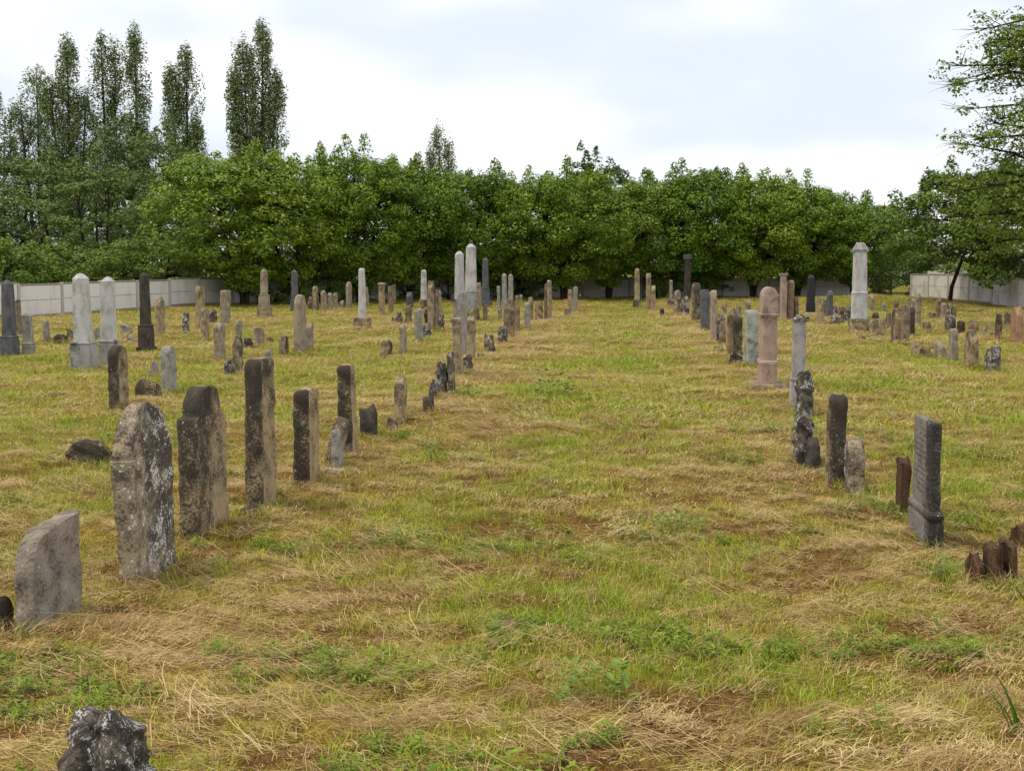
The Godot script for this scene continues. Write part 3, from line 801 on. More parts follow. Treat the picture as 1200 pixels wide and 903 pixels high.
func place(node: Node3D, x: float, z: float, lean := 0.0, tilt := 0.0):
	node.position = Vector3(x, hgt(x, z), z)
	node.rotation = Vector3(deg_to_rad(tilt), ROW, deg_to_rad(lean))

func cut_slab(w: float, t: float, h: float, sd: float) -> Mesh:
	# a slab whose near upper corner has broken off: outline in the plane of its face, given thickness
	var out := [Vector2(0.5, -0.1), Vector2(0.5, 0.62), Vector2(0.42, 0.80), Vector2(0.26, 0.90), Vector2(-0.10, 0.95), Vector2(-0.5, 1.0), Vector2(-0.5, -0.1)]
	var st := started()
	var pts := []
	for i in out.size():
		var a: Vector2 = out[i]
		var b: Vector2 = out[(i + 1) % out.size()]
		var n := maxi(1, int(Vector2((b.x - a.x) * w, (b.y - a.y) * h).length() / 0.03))
		for k in n:
			pts.append(a.lerp(b, float(k) / n))
	var layers := []
	var cols := 7
	for j in cols + 1:
		var f := float(j) / cols
		var ring := []
		for p in pts:
			var edge := 1.0 if j > 0 and j < cols else 0.965
			var z: float = p.x * w * edge
			var y: float = (p.y - 0.45) * h * edge + 0.45 * h
			var q := Vector3(lerpf(-t / 2, t / 2, f), y, z)
			var d := n3.get_noise_3d(q.x * 9.0 + sd, q.y * 9.0, q.z * 9.0)
			q += Vector3(0, 1, 0) * d * 0.022 * (1.0 if p.y > 0.5 else 0.0) + Vector3(0, 0, signf(p.x)) * d * 0.02
			ring.append(q)
		layers.append(ring)
	st.set_smooth_group(1)
	for j in cols:
		for i in pts.size():
			var k := (i + 1) % pts.size()
			var q := [layers[j][i], layers[j][k], layers[j + 1][k], layers[j + 1][i]]
			for id in [0, 2, 1, 0, 3, 2]:
				var p: Vector3 = q[id]
				st.set_uv(Vector2((p.x + p.z) / 1.2 + 0.3, (h - p.y) / 1.2)); st.add_vertex(p)
	for side in 2:
		var ring: Array = layers[0 if side == 0 else cols]
		st.set_smooth_group(3 + side)
		var rings := [ring]
		for q in [0.85, 0.65, 0.4, 0.15]:
			var inner := []
			for p in ring:
				var c := Vector3(p.x, h * 0.42, 0.0)
				var e: Vector3 = c + (p - c) * q
				e.x += n3.get_noise_3d(e.y * 7.0 + sd, e.z * 7.0, side * 9.0) * 0.014
				inner.append(e)
			rings.append(inner)
		for j in rings.size() - 1:
			for i in pts.size():
				var k := (i + 1) % pts.size()
				var q := [rings[j][i], rings[j][k], rings[j + 1][k], rings[j + 1][i]]
				for id in ([0, 1, 2, 0, 2, 3] if side == 0 else [0, 2, 1, 0, 3, 2]):
					var p: Vector3 = q[id]
					st.set_uv(Vector2(p.z / 1.2 + 0.6 * side + 0.2, (h - p.y) / 1.2)); st.add_vertex(p)
		var inn: Array = rings[-1]
		var cc := Vector3(inn[0].x, h * 0.42, 0)
		for i in pts.size():
			var k := (i + 1) % pts.size()
			for p in ([inn[i], inn[k], cc] if side == 0 else [inn[i], cc, inn[k]]):
				st.set_uv(Vector2(p.z / 1.2 + 0.6 * side + 0.2, (h - p.y) / 1.2)); st.add_vertex(p)
	return done(st)

func pink_arch(s: Array, sd: float):
	var w: float = s[5]
	var t: float = s[6]
	var h: float = s[7]
	var node := thing("gravestone", s[11], "gravestone", GROUPS[s[2]])
	var m: Material = mats["pink"]
	var y0 := h * 0.72
	var o := {"seed": sd, "height": h, "rough": 0.006, "edge": 8, "step": 0.04, "corner": 0.018}
	obj("lower_block", loft([[0.05, w, t, 1], [h * 0.26, w * 0.98, t * 0.98, 1]], o), m, node)
	obj("band", loft([[h * 0.26, w * 1.03, t * 1.06, 1], [h * 0.285, w * 1.03, t * 1.06, 1], [h * 0.30, w * 0.97, t * 0.96, 2]], o), m, node)
	obj("shaft", loft([[h * 0.30, w * 0.94, t * 0.92, 1], [y0, w * 0.93, t * 0.90, 1]], o), m, node)
	obj("ledge", loft([[y0, w * 1.03, t * 1.08, 1], [y0 + 0.028, w * 1.05, t * 1.12, 1], [y0 + 0.036, w * 0.98, t * 1.0, 2]], o), m, node)
	var hd := arch_profile(h - y0 - 0.036, w * 0.95, t * 0.92, minf(t * 0.62, h - y0 - 0.06), 1.0, 10, 0.0)
	for q in hd.size():
		if q > 1:
			hd[q][2] = t * 0.92 * maxf(0.12, hd[q][1] / (w * 0.95))
			hd[q][1] = w * 0.93
	var head := obj("arched_head", loft(hd, {"seed": sd, "height": h, "from": y0, "rough": 0.006, "edge": 8, "step": 0.03, "corner": 0.018}), m, node)
	head.position.y = y0 + 0.036
	obj("base_slab", loft([[-0.1, w * 1.35, t * 2.1, 1], [0.085, w * 1.35, t * 2.1, 1], [0.10, w * 1.32, t * 2.0, 1]], {"seed": sd, "height": 0.3, "rough": 0.012, "edge": 8, "step": 0.05}), mats["greytan"], node)
	place(node, s[3], s[4], 0.0, 0.0)

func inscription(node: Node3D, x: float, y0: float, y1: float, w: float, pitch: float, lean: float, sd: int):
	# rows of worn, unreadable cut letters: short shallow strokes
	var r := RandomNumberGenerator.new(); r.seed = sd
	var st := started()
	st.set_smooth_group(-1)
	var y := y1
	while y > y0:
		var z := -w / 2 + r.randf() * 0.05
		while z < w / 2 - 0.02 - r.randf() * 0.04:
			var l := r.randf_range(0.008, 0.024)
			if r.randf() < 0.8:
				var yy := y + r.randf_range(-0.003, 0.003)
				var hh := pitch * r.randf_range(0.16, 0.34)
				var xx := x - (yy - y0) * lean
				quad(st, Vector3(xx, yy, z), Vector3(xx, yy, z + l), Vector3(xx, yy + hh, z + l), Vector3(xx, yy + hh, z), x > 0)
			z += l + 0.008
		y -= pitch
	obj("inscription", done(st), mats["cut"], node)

func tablet(s: Array, sd: float):
	var node := thing("gravestone", s[11], "gravestone", GROUPS[s[2]])
	var m: Material = mats["darkgrey2"]
	var ws: float = s[5]
	var ts: float = s[6]
	var h: float = s[7]
	var wp: float = s[8]
	var tp: float = s[9]
	var hp: float = s[10]
	var o := {"seed": sd, "height": h, "rough": 0.006, "freq": 8.0, "edge": 10, "step": 0.03, "corner": 0.010, "fixed": true}
	obj("pedestal", loft([[-0.12, wp, tp, 1], [hp - 0.075, wp * 0.985, tp * 0.98, 1], [hp - 0.07, wp * 0.95, tp * 0.90, 2], [hp - 0.05, wp * 0.95, tp * 0.90, 2], [hp - 0.046, wp * 1.0, tp * 1.03, 3], [hp - 0.02, wp * 0.99, tp * 1.0, 3], [hp, wp * 0.9, tp * 0.86, 4]], o), m, node)
	obj("tablet", loft([[hp, ws, ts, 1], [h - 0.012, ws * 0.97, ts * 0.93, 1], [h, ws * 0.95, ts * 0.85, 2]], o), m, node)
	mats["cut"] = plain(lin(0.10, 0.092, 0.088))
	inscription(node, -ts * 0.5 - 0.004, hp + 0.06, h - 0.06, ws * 0.8, 0.034, -0.010, 5)
	place(node, s[3], s[4], 0.0, 0.0)
	node.rotation.z = deg_to_rad(0.4)

func obelisk(s: Array, sd: float):
	var mat: Material = mats[s[1]]
	var node := thing("obelisk", s[13], "obelisk", GROUPS[s[2]])
	var sw: float = s[5]
	var h: float = s[6]
	var pw: float = s[7]
	var ph: float = s[8]
	var bw: float = s[9]
	var bh: float = s[10]
	var extra: String = s[12]
	var y := -0.12
	var o := {"seed": sd, "height": h, "rough": 0.004, "edge": 4, "step": 0.10, "corner": 0.014, "uvw": 1.1}
	if bw > 0.0:
		var bm: Material = mats["tanblack"] if s[1] in ["white", "greytan", "tan"] else mat
		if s[1] == "black": bm = mats["white"]
		var rough := 0.03 if extra in ["flare", "ball"] else 0.008
		obj("base", loft([[y, bw, bw, 1], [bh - 0.02, bw * 0.98, bw * 0.98, 1], [bh, bw * 0.93, bw * 0.93, 1]], {"seed": sd, "height": bh + 0.3, "rough": rough, "edge": 6, "step": 0.06}), bm, node)
		y = bh - 0.002
	if pw > 0.0:
		obj("pedestal", loft([[y, pw, pw, 1], [ph - 0.07, pw * 0.98, pw * 0.98, 1], [ph - 0.065, pw * 0.93, pw * 0.93, 2], [ph - 0.045, pw * 0.93, pw * 0.93, 2], [ph - 0.04, pw * 0.98, pw * 0.98, 3], [ph - 0.015, pw * 0.97, pw * 0.97, 3], [ph, pw * 0.88, pw * 0.88, 4]], o), mats["greyw"] if s[1] == "white" else mat, node)
		y = ph
	var tw := sw * 0.84
	match extra:
		"round", "hook":
			var hd := [[y, sw * 1.05, sw * 1.05, 1], [h - tw * 0.4, tw, tw, 1]]
			for k in range(1, 7):
				var q := k / 6.0 * 1.4
				hd.append([h - tw * 0.4 + tw * 0.4 * sin(q), maxf(tw * cos(q), 0.03), maxf(tw * (0.5 + 0.5 * cos(q)), 0.03), 1])
			obj("shaft", loft(hd, o), mat, node)
			if extra == "hook":
				var hk := obj("hook", loft([[0.0, 0.06, 0.10, 1], [0.05, 0.08, 0.14, 1], [0.09, 0.06, 0.06, 1]], {"seed": sd, "height": 0.2, "rough": 0.01, "step": 0.03}), mats["darkgrey"], node)
				hk.position = Vector3(-tw * 0.62, h - 0.28, 0.02)
		"gable":
			var st_p := [[y, sw, sw * 1.0, 1], [h - 0.085, sw * 0.9, sw * 0.9, 1]]
			obj("shaft", loft(st_p, o), mat, node)
			obj("cap", loft([[h - 0.085, sw * 1.02, sw * 1.04, 1], [h - 0.05, sw * 1.04, sw * 1.06, 1], [h - 0.045, sw * 0.96, sw * 0.94, 2], [h, sw * 0.3, sw * 0.45, 2]], {"seed": sd, "height": h, "from": 0.0, "rough": 0.006, "step": 0.03}), mats["lichen"], node)
			mats["cut"] = plain(lin(0.22, 0.21, 0.20))
		"flare":
			var lg: float = s[11]
			obj("lower_shaft", loft([[y, sw * 1.06, sw * 1.06, 1], [lg, sw * 1.02, sw * 1.02, 1]], o), mat, node)
			obj("ledge", loft([[lg, sw * 1.08, sw * 1.08, 1], [lg + 0.03, sw * 1.08, sw * 1.08, 1], [lg + 0.045, sw, sw, 2]], o), mat, node)
			obj("upper_shaft", loft([[lg + 0.045, sw * 0.97, sw * 0.97, 1], [h - 0.22, sw * 0.88, sw * 0.88, 1]], o), mat, node)
			obj("cap", loft([[h - 0.22, sw * 0.98, sw * 1.12, 1], [h - 0.16, sw * 1.0, sw * 1.18, 1], [h - 0.155, sw * 0.9, sw * 1.0, 2], [h - 0.03, sw * 0.5, sw * 0.62, 2], [h, sw * 0.36, sw * 0.5, 3]], {"seed": sd, "height": h, "rough": 0.008, "step": 0.05}), mats["greyw"], node)
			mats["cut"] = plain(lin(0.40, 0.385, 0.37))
			inscription(node, -sw * 0.5 - 0.004, lg + 0.1, h - 0.35, sw * 0.7, 0.06, -0.035, 8)
		"cap":
			obj("shaft", loft([[y, sw * 0.95, sw * 0.95, 1], [h - 0.18, sw * 0.88, sw * 0.88, 1]], o), mat, node)
			obj("neck", loft([[h - 0.18, sw * 0.8, sw * 0.8, 1], [h - 0.03, sw * 0.84, sw * 0.84, 1]], o), mat, node)
			obj("capital", loft([[h - 0.03, sw * 1.15, sw * 1.15, 1], [h + 0.16, sw * 1.2, sw * 1.2, 1], [h + 0.17, sw * 1.1, sw * 1.1, 2]], o), mats["darkgrey"], node)
		_:
			var hd2 := [[y, sw, sw, 1], [h - tw * 0.42, tw, tw, 1], [h - tw * 0.08, tw * 0.45, tw * 0.45, 2], [h, tw * 0.12, tw * 0.12, 2]]
			obj("shaft", loft(hd2, o), mat, node)
			if extra == "ball":
				var sp := SphereMesh.new(); sp.radius = 0.05; sp.height = 0.1; sp.radial_segments = 12; sp.rings = 6
				var b := obj("ball", sp, mats["darkgrey"], node)
				b.position.y = h + 0.03
	place(node, s[3], s[4], rng.randf_range(-0.6, 0.6), rng.randf_range(-0.6, 0.6))

# ------------------------------------------------------------------ walls
func wall_material(c: Color, stain: Color, sd: int) -> StandardMaterial3D:
	# painted precast concrete with rain stains
	var A := grey_image(0.012, 4, sd, FastNoiseLite.TYPE_SIMPLEX_SMOOTH, 256)
	var B := grey_image(0.05, 3, sd + 1, FastNoiseLite.TYPE_SIMPLEX_SMOOTH, 256)
	var im := Image.create(256, 256, false, Image.FORMAT_RGB8)
	for y in 256:
		for x in 256:
			var streak := B[((y / 9) * 256 + x) % 65536] / 255.0
			var a := A[y * 256 + x] / 255.0
			var k := clampf((a - 0.5) * 1.4 + (streak - 0.5) * 0.7 - 0.05, 0.0, 1.0)
			im.set_pixel(x, y, c.lerp(stain, k).lerp(c * 0.9, B[y * 256 + x] / 900.0))
	var m := StandardMaterial3D.new()
	m.albedo_texture = ImageTexture.create_from_image(im)
	m.uv1_triplanar = true; m.uv1_world_triplanar = true; m.uv1_scale = Vector3.ONE * 0.33
	m.roughness = 0.9; m.metallic_specular = 0.25
	return m

func wall_run(label: String, a: Vector2, b: Vector2, bay: float, rows: int, ph: float, low: float, m: Material, pm: Material, dm: Material):
	var node := thing("concrete_wall", label, "wall")
	node.position = Vector3(a.x, hgt(a.x, a.y), a.y)
	var d := b - a
	var n := maxi(1, int(round(d.length() / bay)))
	var L := d.length() / n
	node.rotation.y = atan2(-d.y, d.x)
	var panel := box_mesh(Vector3(L - 0.12, ph - 0.012, 0.06), 0.008)
	var board := box_mesh(Vector3(L - 0.12, low + 0.3, 0.065), 0.01)
	var post := box_mesh(Vector3(0.11, rows * ph + low + 0.36, 0.13), 0.012)
	var cope := box_mesh(Vector3(L - 0.12, 0.045, 0.10), 0.008)
	for i in n + 1:
		var q := a + d * (float(i) / n)
		var g := hgt(q.x, q.y) - node.position.y
		var p := obj("post", post, pm, node)
		p.position = Vector3(i * L, g + (rows * ph + low + 0.36) / 2.0 - 0.32, 0)
		if i == n: break
		var q2 := a + d * ((i + 0.5) / n)
		g = hgt(q2.x, q2.y) - node.position.y
		for r in rows:
			var e := obj("panel", panel, m, node)
			e.position = Vector3((i + 0.5) * L, g + low + (r + 0.5) * ph, 0.004 * (r % 2))
		obj("base_board", board, dm, node).position = Vector3((i + 0.5) * L, g + low - (low + 0.3) / 2.0 - 0.008, 0.002)
		obj("coping", cope, dm, node).position = Vector3((i + 0.5) * L, g + low + rows * ph + 0.022, 0.0)

func make_walls():
	var s := 1.0625   # eye height 1.7
	var white := wall_material(lin(0.76, 0.72, 0.685), lin(0.48, 0.45, 0.42), 71)
	var greyer := wall_material(lin(0.66, 0.62, 0.585), lin(0.30, 0.27, 0.24), 75)
	var pm := plain(lin(0.47, 0.40, 0.36))
	var dm := plain(lin(0.28, 0.25, 0.22))
	wall_run("white precast concrete wall along the left side of the graveyard", Vector2(-17.6, -28.0), Vector2(-11.2, -50.2), 2.2, 2, 0.45, 0.08, white, pm, dm)
	wall_run("shaded concrete wall at the back left behind the dark hedge", Vector2(-11.0, -50.4), Vector2(3.0, -58.6), 2.2, 2, 0.42, 0.05, white, pm, dm)
	wall_run("shaded concrete wall at the back right behind the hedge", Vector2(3.2, -58.6), Vector2(16.2, -59.6), 2.2, 2, 0.40, 0.05, white, pm, dm)
	wall_run("grey white concrete wall at the right, nearest the gate gap", Vector2(17.3, -55.5), Vector2(17.55, -28.0), 2.3, 2, 0.47, 0.06, greyer, pm, dm)
	# gate between the back and the right wall
	var g := thing("iron_gate", "narrow rusty bar gate between the back and right walls", "gate")
	g.position = Vector3(16.35, hgt(16.35, -59.4), -59.4)
	var gm := plain(lin(0.12, 0.10, 0.06), 0.7)
	for k in 2:
		obj("gate_post", box_mesh(Vector3(0.10, 1.15, 0.10)), gm, g).position = Vector3(k * 1.2, 0.5, 0.0)
	for k in 2:
		obj("rail", box_mesh(Vector3(1.1, 0.04, 0.03), 0.004), gm, g).position = Vector3(0.6, 0.15 + k * 0.75, 0.0)
	for k in 8:
		obj("bar", box_mesh(Vector3(0.02, 0.95, 0.02), 0.003), gm, g).position = Vector3(0.12 + k * 0.137, 0.52, 0.0)

func make_buildings():
	var w := plain(lin(0.62, 0.60, 0.57))
	var rf := plain(lin(0.40, 0.38, 0.36), 0.8)
	var gl := plain(lin(0.03, 0.035, 0.04), 0.15, 0.5)
	var spots := [[Vector3(29.0, -0.2, -74), 9.0, 5.0, 2.1, "pale low house behind the right wall and trees"], [Vector3(24.5, 0, -95), 8.0, 5.0, 2.4, "small far white house glimpsed left of the tree by the wall"]]
	for q in spots:
		var n := thing("house", q[4], "house")
		n.position = q[0]
		var L: float = q[1]
		var D: float = q[2]
		var hh: float = q[3]
		obj("wall", box_mesh(Vector3(L, hh, D), 0.02), w, n).position.y = hh / 2
		var st := started()
		st.set_smooth_group(-1)
		var e := 0.4
		var A := Vector3(-L / 2 - e, hh, D / 2 + e)
		var B := Vector3(L / 2 + e, hh, D / 2 + e)
		var C := Vector3(L / 2 + e, hh, -D / 2 - e)
		var E := Vector3(-L / 2 - e, hh, -D / 2 - e)
		var R1 := Vector3(-L / 2 - e, hh + 1.1, 0)
		var R2 := Vector3(L / 2 + e, hh + 1.1, 0)
		quad(st, A, B, R2, R1); quad(st, C, E, R1, R2); tri(st, B, C, R2); tri(st, E, A, R1); quad(st, A, E, C, B)
		obj("roof", done(st), rf, n).position.y = 0.003
		for k in 3:
			var win := obj("window", box_mesh(Vector3(1.2, 1.1, 0.08), 0.01), plain(lin(0.6, 0.58, 0.55)), n)
			win.position = Vector3(-L * 0.32 + k * L * 0.32, 1.35, D / 2 + 0.02)
			obj("pane", box_mesh(Vector3(1.0, 0.9, 0.03), 0.004), gl, win).position.z = 0.04

# ------------------------------------------------------------------ trees
func leaf_material(back := 0.5) -> StandardMaterial3D:
	var m := StandardMaterial3D.new()
	m.vertex_color_use_as_albedo = true
	m.roughness = 0.55; m.metallic_specular = 0.3
	m.backlight_enabled = true; m.backlight = Color(back, back, back * 0.6)
	m.cull_mode = BaseMaterial3D.CULL_DISABLED
	return m

func bark_material(c: Color) -> StandardMaterial3D:
	var m := plain(c, 0.95, 0.2)
	var t := NoiseTexture2D.new(); t.width = 128; t.height = 128; t.seamless = true
	var n := FastNoiseLite.new(); n.seed = 9; n.frequency = 0.05
	t.noise = n
	m.albedo_texture = t
	m.uv1_triplanar = true; m.uv1_scale = Vector3(6, 1.5, 6)
	return m

class Leaves:
	var V := PackedVector3Array()
	var C := PackedColorArray()
	func add(p: Vector3, dir: Vector3, nor: Vector3, l: float, w: float, c: Color):
		var side := dir.cross(nor).normalized() * w * 0.5
		var a := p - dir * l * 0.5
		var b := p + dir * l * 0.5
		var s1 := p + side - nor * w * 0.16
		var s2 := p - side - nor * w * 0.16
		V.append(a); V.append(s1); V.append(b); V.append(a); V.append(b); V.append(s2)
		for k in 6: C.append(c)
	func commit() -> ArrayMesh:
		var N := PackedVector3Array(); N.resize(V.size())
		for i in range(0, V.size(), 3):
			var n := (V[i + 2] - V[i]).cross(V[i + 1] - V[i]).normalized()
			N[i] = n; N[i + 1] = n; N[i + 2] = n
		var arr := []; arr.resize(Mesh.ARRAY_MAX)
		arr[Mesh.ARRAY_VERTEX] = V; arr[Mesh.ARRAY_NORMAL] = N; arr[Mesh.ARRAY_COLOR] = C
		var me := ArrayMesh.new(); me.add_surface_from_arrays(Mesh.PRIMITIVE_TRIANGLES, arr)
		return me

func rv(r: RandomNumberGenerator) -> Vector3:
	while true:
		var v := Vector3(r.randf_range(-1, 1), r.randf_range(-1, 1), r.randf_range(-1, 1))
		if v.length() <= 1.0: return v
	return Vector3.UP

func lobe(L: Leaves, r: RandomNumberGenerator, c: Vector3, rad: Vector3, n: int, size: float, ca: Color, cb: Color, blossom := 0.0, away := Vector3.UP):
	var tone := r.randf()
	for k in n:
		var v := rv(r)
		var q := v.length()
		v = v / maxf(q, 0.01) * pow(q, 0.55)      # more leaves towards the lobe's skin
		var p := c + v * rad
		var nor := (v * 0.7 + Vector3.UP * 0.9 + rv(r) * 0.8).normalized()
		var dir := nor.cross(rv(r) + away * 0.3).normalized()
		dir.y -= 0.25
		dir = dir.normalized()
		var col := ca.lerp(cb, clampf(tone * 0.55 + r.randf() * 0.45, 0, 1))
		if blossom > 0.0 and r.randf() < blossom: col = Color(0.42, 0.44, 0.26)
		var s := size * r.randf_range(0.65, 1.35)
		L.add(p, dir, nor, s, s * r.randf_range(0.42, 0.62), col)

func broad_tree(called: String, sd: int, h: float, cw: float, low: float, lobes: int, per: int, leaf: float, ca: Color, cb: Color, lm: Material, bm: Material, blossom := 0.0, stems := 3, belly := 0.42) -> Node3D:
	# a tree of several leaning stems, limbs to every lobe, and a crown of many flattened lobes of leaves
	var r := RandomNumberGenerator.new(); r.seed = sd
	var root := Node3D.new(); root.name = called
	var bark := started()
	var L := Leaves.new()
	var tips := []
	for k in stems:
		var a := TAU * k / stems + r.randf() * 0.9
		var fork := Vector3(cos(a) * 0.10, 0.35 + r.randf() * 0.3, sin(a) * 0.10)
		var mid := Vector3(cos(a) * cw * 0.16, low + (h - low) * 0.35, sin(a) * cw * 0.16)
		var tip := Vector3(cos(a) * cw * 0.22, low + (h - low) * 0.72, sin(a) * cw * 0.22)
		var rad := 0.075 * h / 5.0
		tube(bark, [Vector3(cos(a) * 0.05, -0.15, sin(a) * 0.05), fork, mid, tip], [rad * 1.25, rad, rad * 0.7, rad * 0.25], 7)
		tips.append([fork, mid, tip])
	for k in lobes:
		# lobe centres fill the crown's body, most near its skin
		var y := pow(r.randf(), 0.85)
		var env := sqrt(maxf(0.0, 1.0 - pow(absf(y - belly) / (1.04 - belly), 2.2)))
		var a := r.randf() * TAU
		var rr := cw * 0.5 * env * pow(r.randf(), 0.42)
		var size := r.randf_range(0.55, 1.0) * cw * 0.15
		var c := Vector3(cos(a) * rr, low + (h - low) * (y * 0.93) + r.randf_range(-0.1, 0.1), sin(a) * rr)
		if c.y > h - size * 0.5: c.y = h - size * 0.5
		lobe(L, r, c, Vector3(size, size * 0.55, size), per, leaf, ca, cb, blossom * (1.0 if c.y > h * 0.5 else 0.2), Vector3(cos(a), 0, sin(a)))
		var best: Array = tips[0]
		for t in tips:
			if t[1].distance_to(c) < best[1].distance_to(c): best = t
		var from: Vector3 = best[1].lerp(best[2], clampf((y - 0.3) * 1.2, 0, 0.9)) if y > 0.25 else best[0].lerp(best[1], 0.75)
		tube(bark, [from, from.lerp(c, 0.5) + Vector3(0, 0.12, 0), c], [0.032, 0.02, 0.007], 4)
	# upright leaders that break the top line
	for k in int(lobes * 0.16):
		var a := r.randf() * TAU
		var rr := cw * 0.5 * pow(r.randf(), 0.6) * 0.75
		var top := h * r.randf_range(0.97, 1.17) - rr * 0.35
		for j in 4:
			lobe(L, r, Vector3(cos(a) * rr, top - j * 0.17 * cw / 5.0, sin(a) * rr), Vector3(0.16 + 0.07 * j, 0.16, 0.16 + 0.07 * j) * cw / 5.0, int(per * 0.13), leaf, ca, cb, blossom)
		tube(bark, [Vector3(cos(a) * rr * 0.8, top - 1.1 * cw / 5.0, sin(a) * rr * 0.8), Vector3(cos(a) * rr, top, sin(a) * rr)], [0.02, 0.004], 3)
	# loose sprays that stand out of the outline
	for k in int(lobes * 1.1):
		var a := r.randf() * TAU
		var y := r.randf_range(0.25, 1.0)
		var env := sqrt(maxf(0.0, 1.0 - pow(absf(y - belly) / (1.04 - belly), 2.2)))
		var c := Vector3(cos(a) * cw * 0.5 * env, low + (h - low) * y * 0.98, sin(a) * cw * 0.5 * env) * Vector3(1.05, 1, 1.05)
		lobe(L, r, c, Vector3(0.26, 0.20, 0.26) * cw / 4.5, int(per * 0.14), leaf, ca, cb, blossom)
	obj("trunk", done(bark), bm, root)
	obj("crown", L.commit(), lm, root)
	return root

func poplar(called: String, sd: int, spires: Array, leaf: float, per: float, ca: Color, cb: Color, lm: Material, bm: Material) -> Node3D:
	# a tall narrow tree: each spire is [x, z, bottom, top, radius], leaves on steep short branches
	var r := RandomNumberGenerator.new(); r.seed = sd
	var root := Node3D.new(); root.name = called
	var bark := started()
	var L := Leaves.new()
	for s in spires:
		var top: float = s[3]
		var base := Vector3(s[0] * 0.3, 0, s[1] * 0.3)
		var tip := Vector3(s[0], top, s[1])
		tube(bark, [base + Vector3(0, -0.3, 0), base.lerp(tip, 0.4), base.lerp(tip, 0.75), tip], [0.17, 0.12, 0.07, 0.02], 6)
		var n := int((top - s[2]) * per)
		for k in n:
			var q := (k + r.randf()) / n
			var y: float = lerpf(s[2], top, q)
			var fat: float = s[4] * 1.4 * sqrt(maxf(0.02, 1.0 - pow(q, 6.0))) * lerpf(0.75, 1.0, minf(q * 2.5, 1.0)) * r.randf_range(0.65, 1.1)
			var a := r.randf() * TAU
			var ax := Vector3(lerpf(s[0] * 0.4, s[0], q), y, lerpf(s[1] * 0.4, s[1], q))
			var c := ax + Vector3(cos(a), 0.3, sin(a)) * fat * r.randf_range(0.35, 0.9)
			var sz := r.randf_range(0.35, 0.75)
			lobe(L, r, c, Vector3(sz * 0.62, sz * 1.4, sz * 0.62), 62, leaf, ca, cb)
			if k % 3 == 0: tube(bark, [ax - Vector3(0, 0.8, 0), c], [0.03, 0.01], 3)
	obj("trunk", done(bark), bm, root)
	obj("crown", L.commit(), lm, root)
	return root

func plant_tree(t: Node3D, x: float, z: float, turn: float, sc: Vector3, called: String, label: String, category: String, group := ""):
	t.name = numbered(called)
	add_child(t)
	t.position = Vector3(x, hgt(x, z) - 0.02, z)
	t.rotation.y = turn
	t.scale = sc
	tag(t, label, category, group)

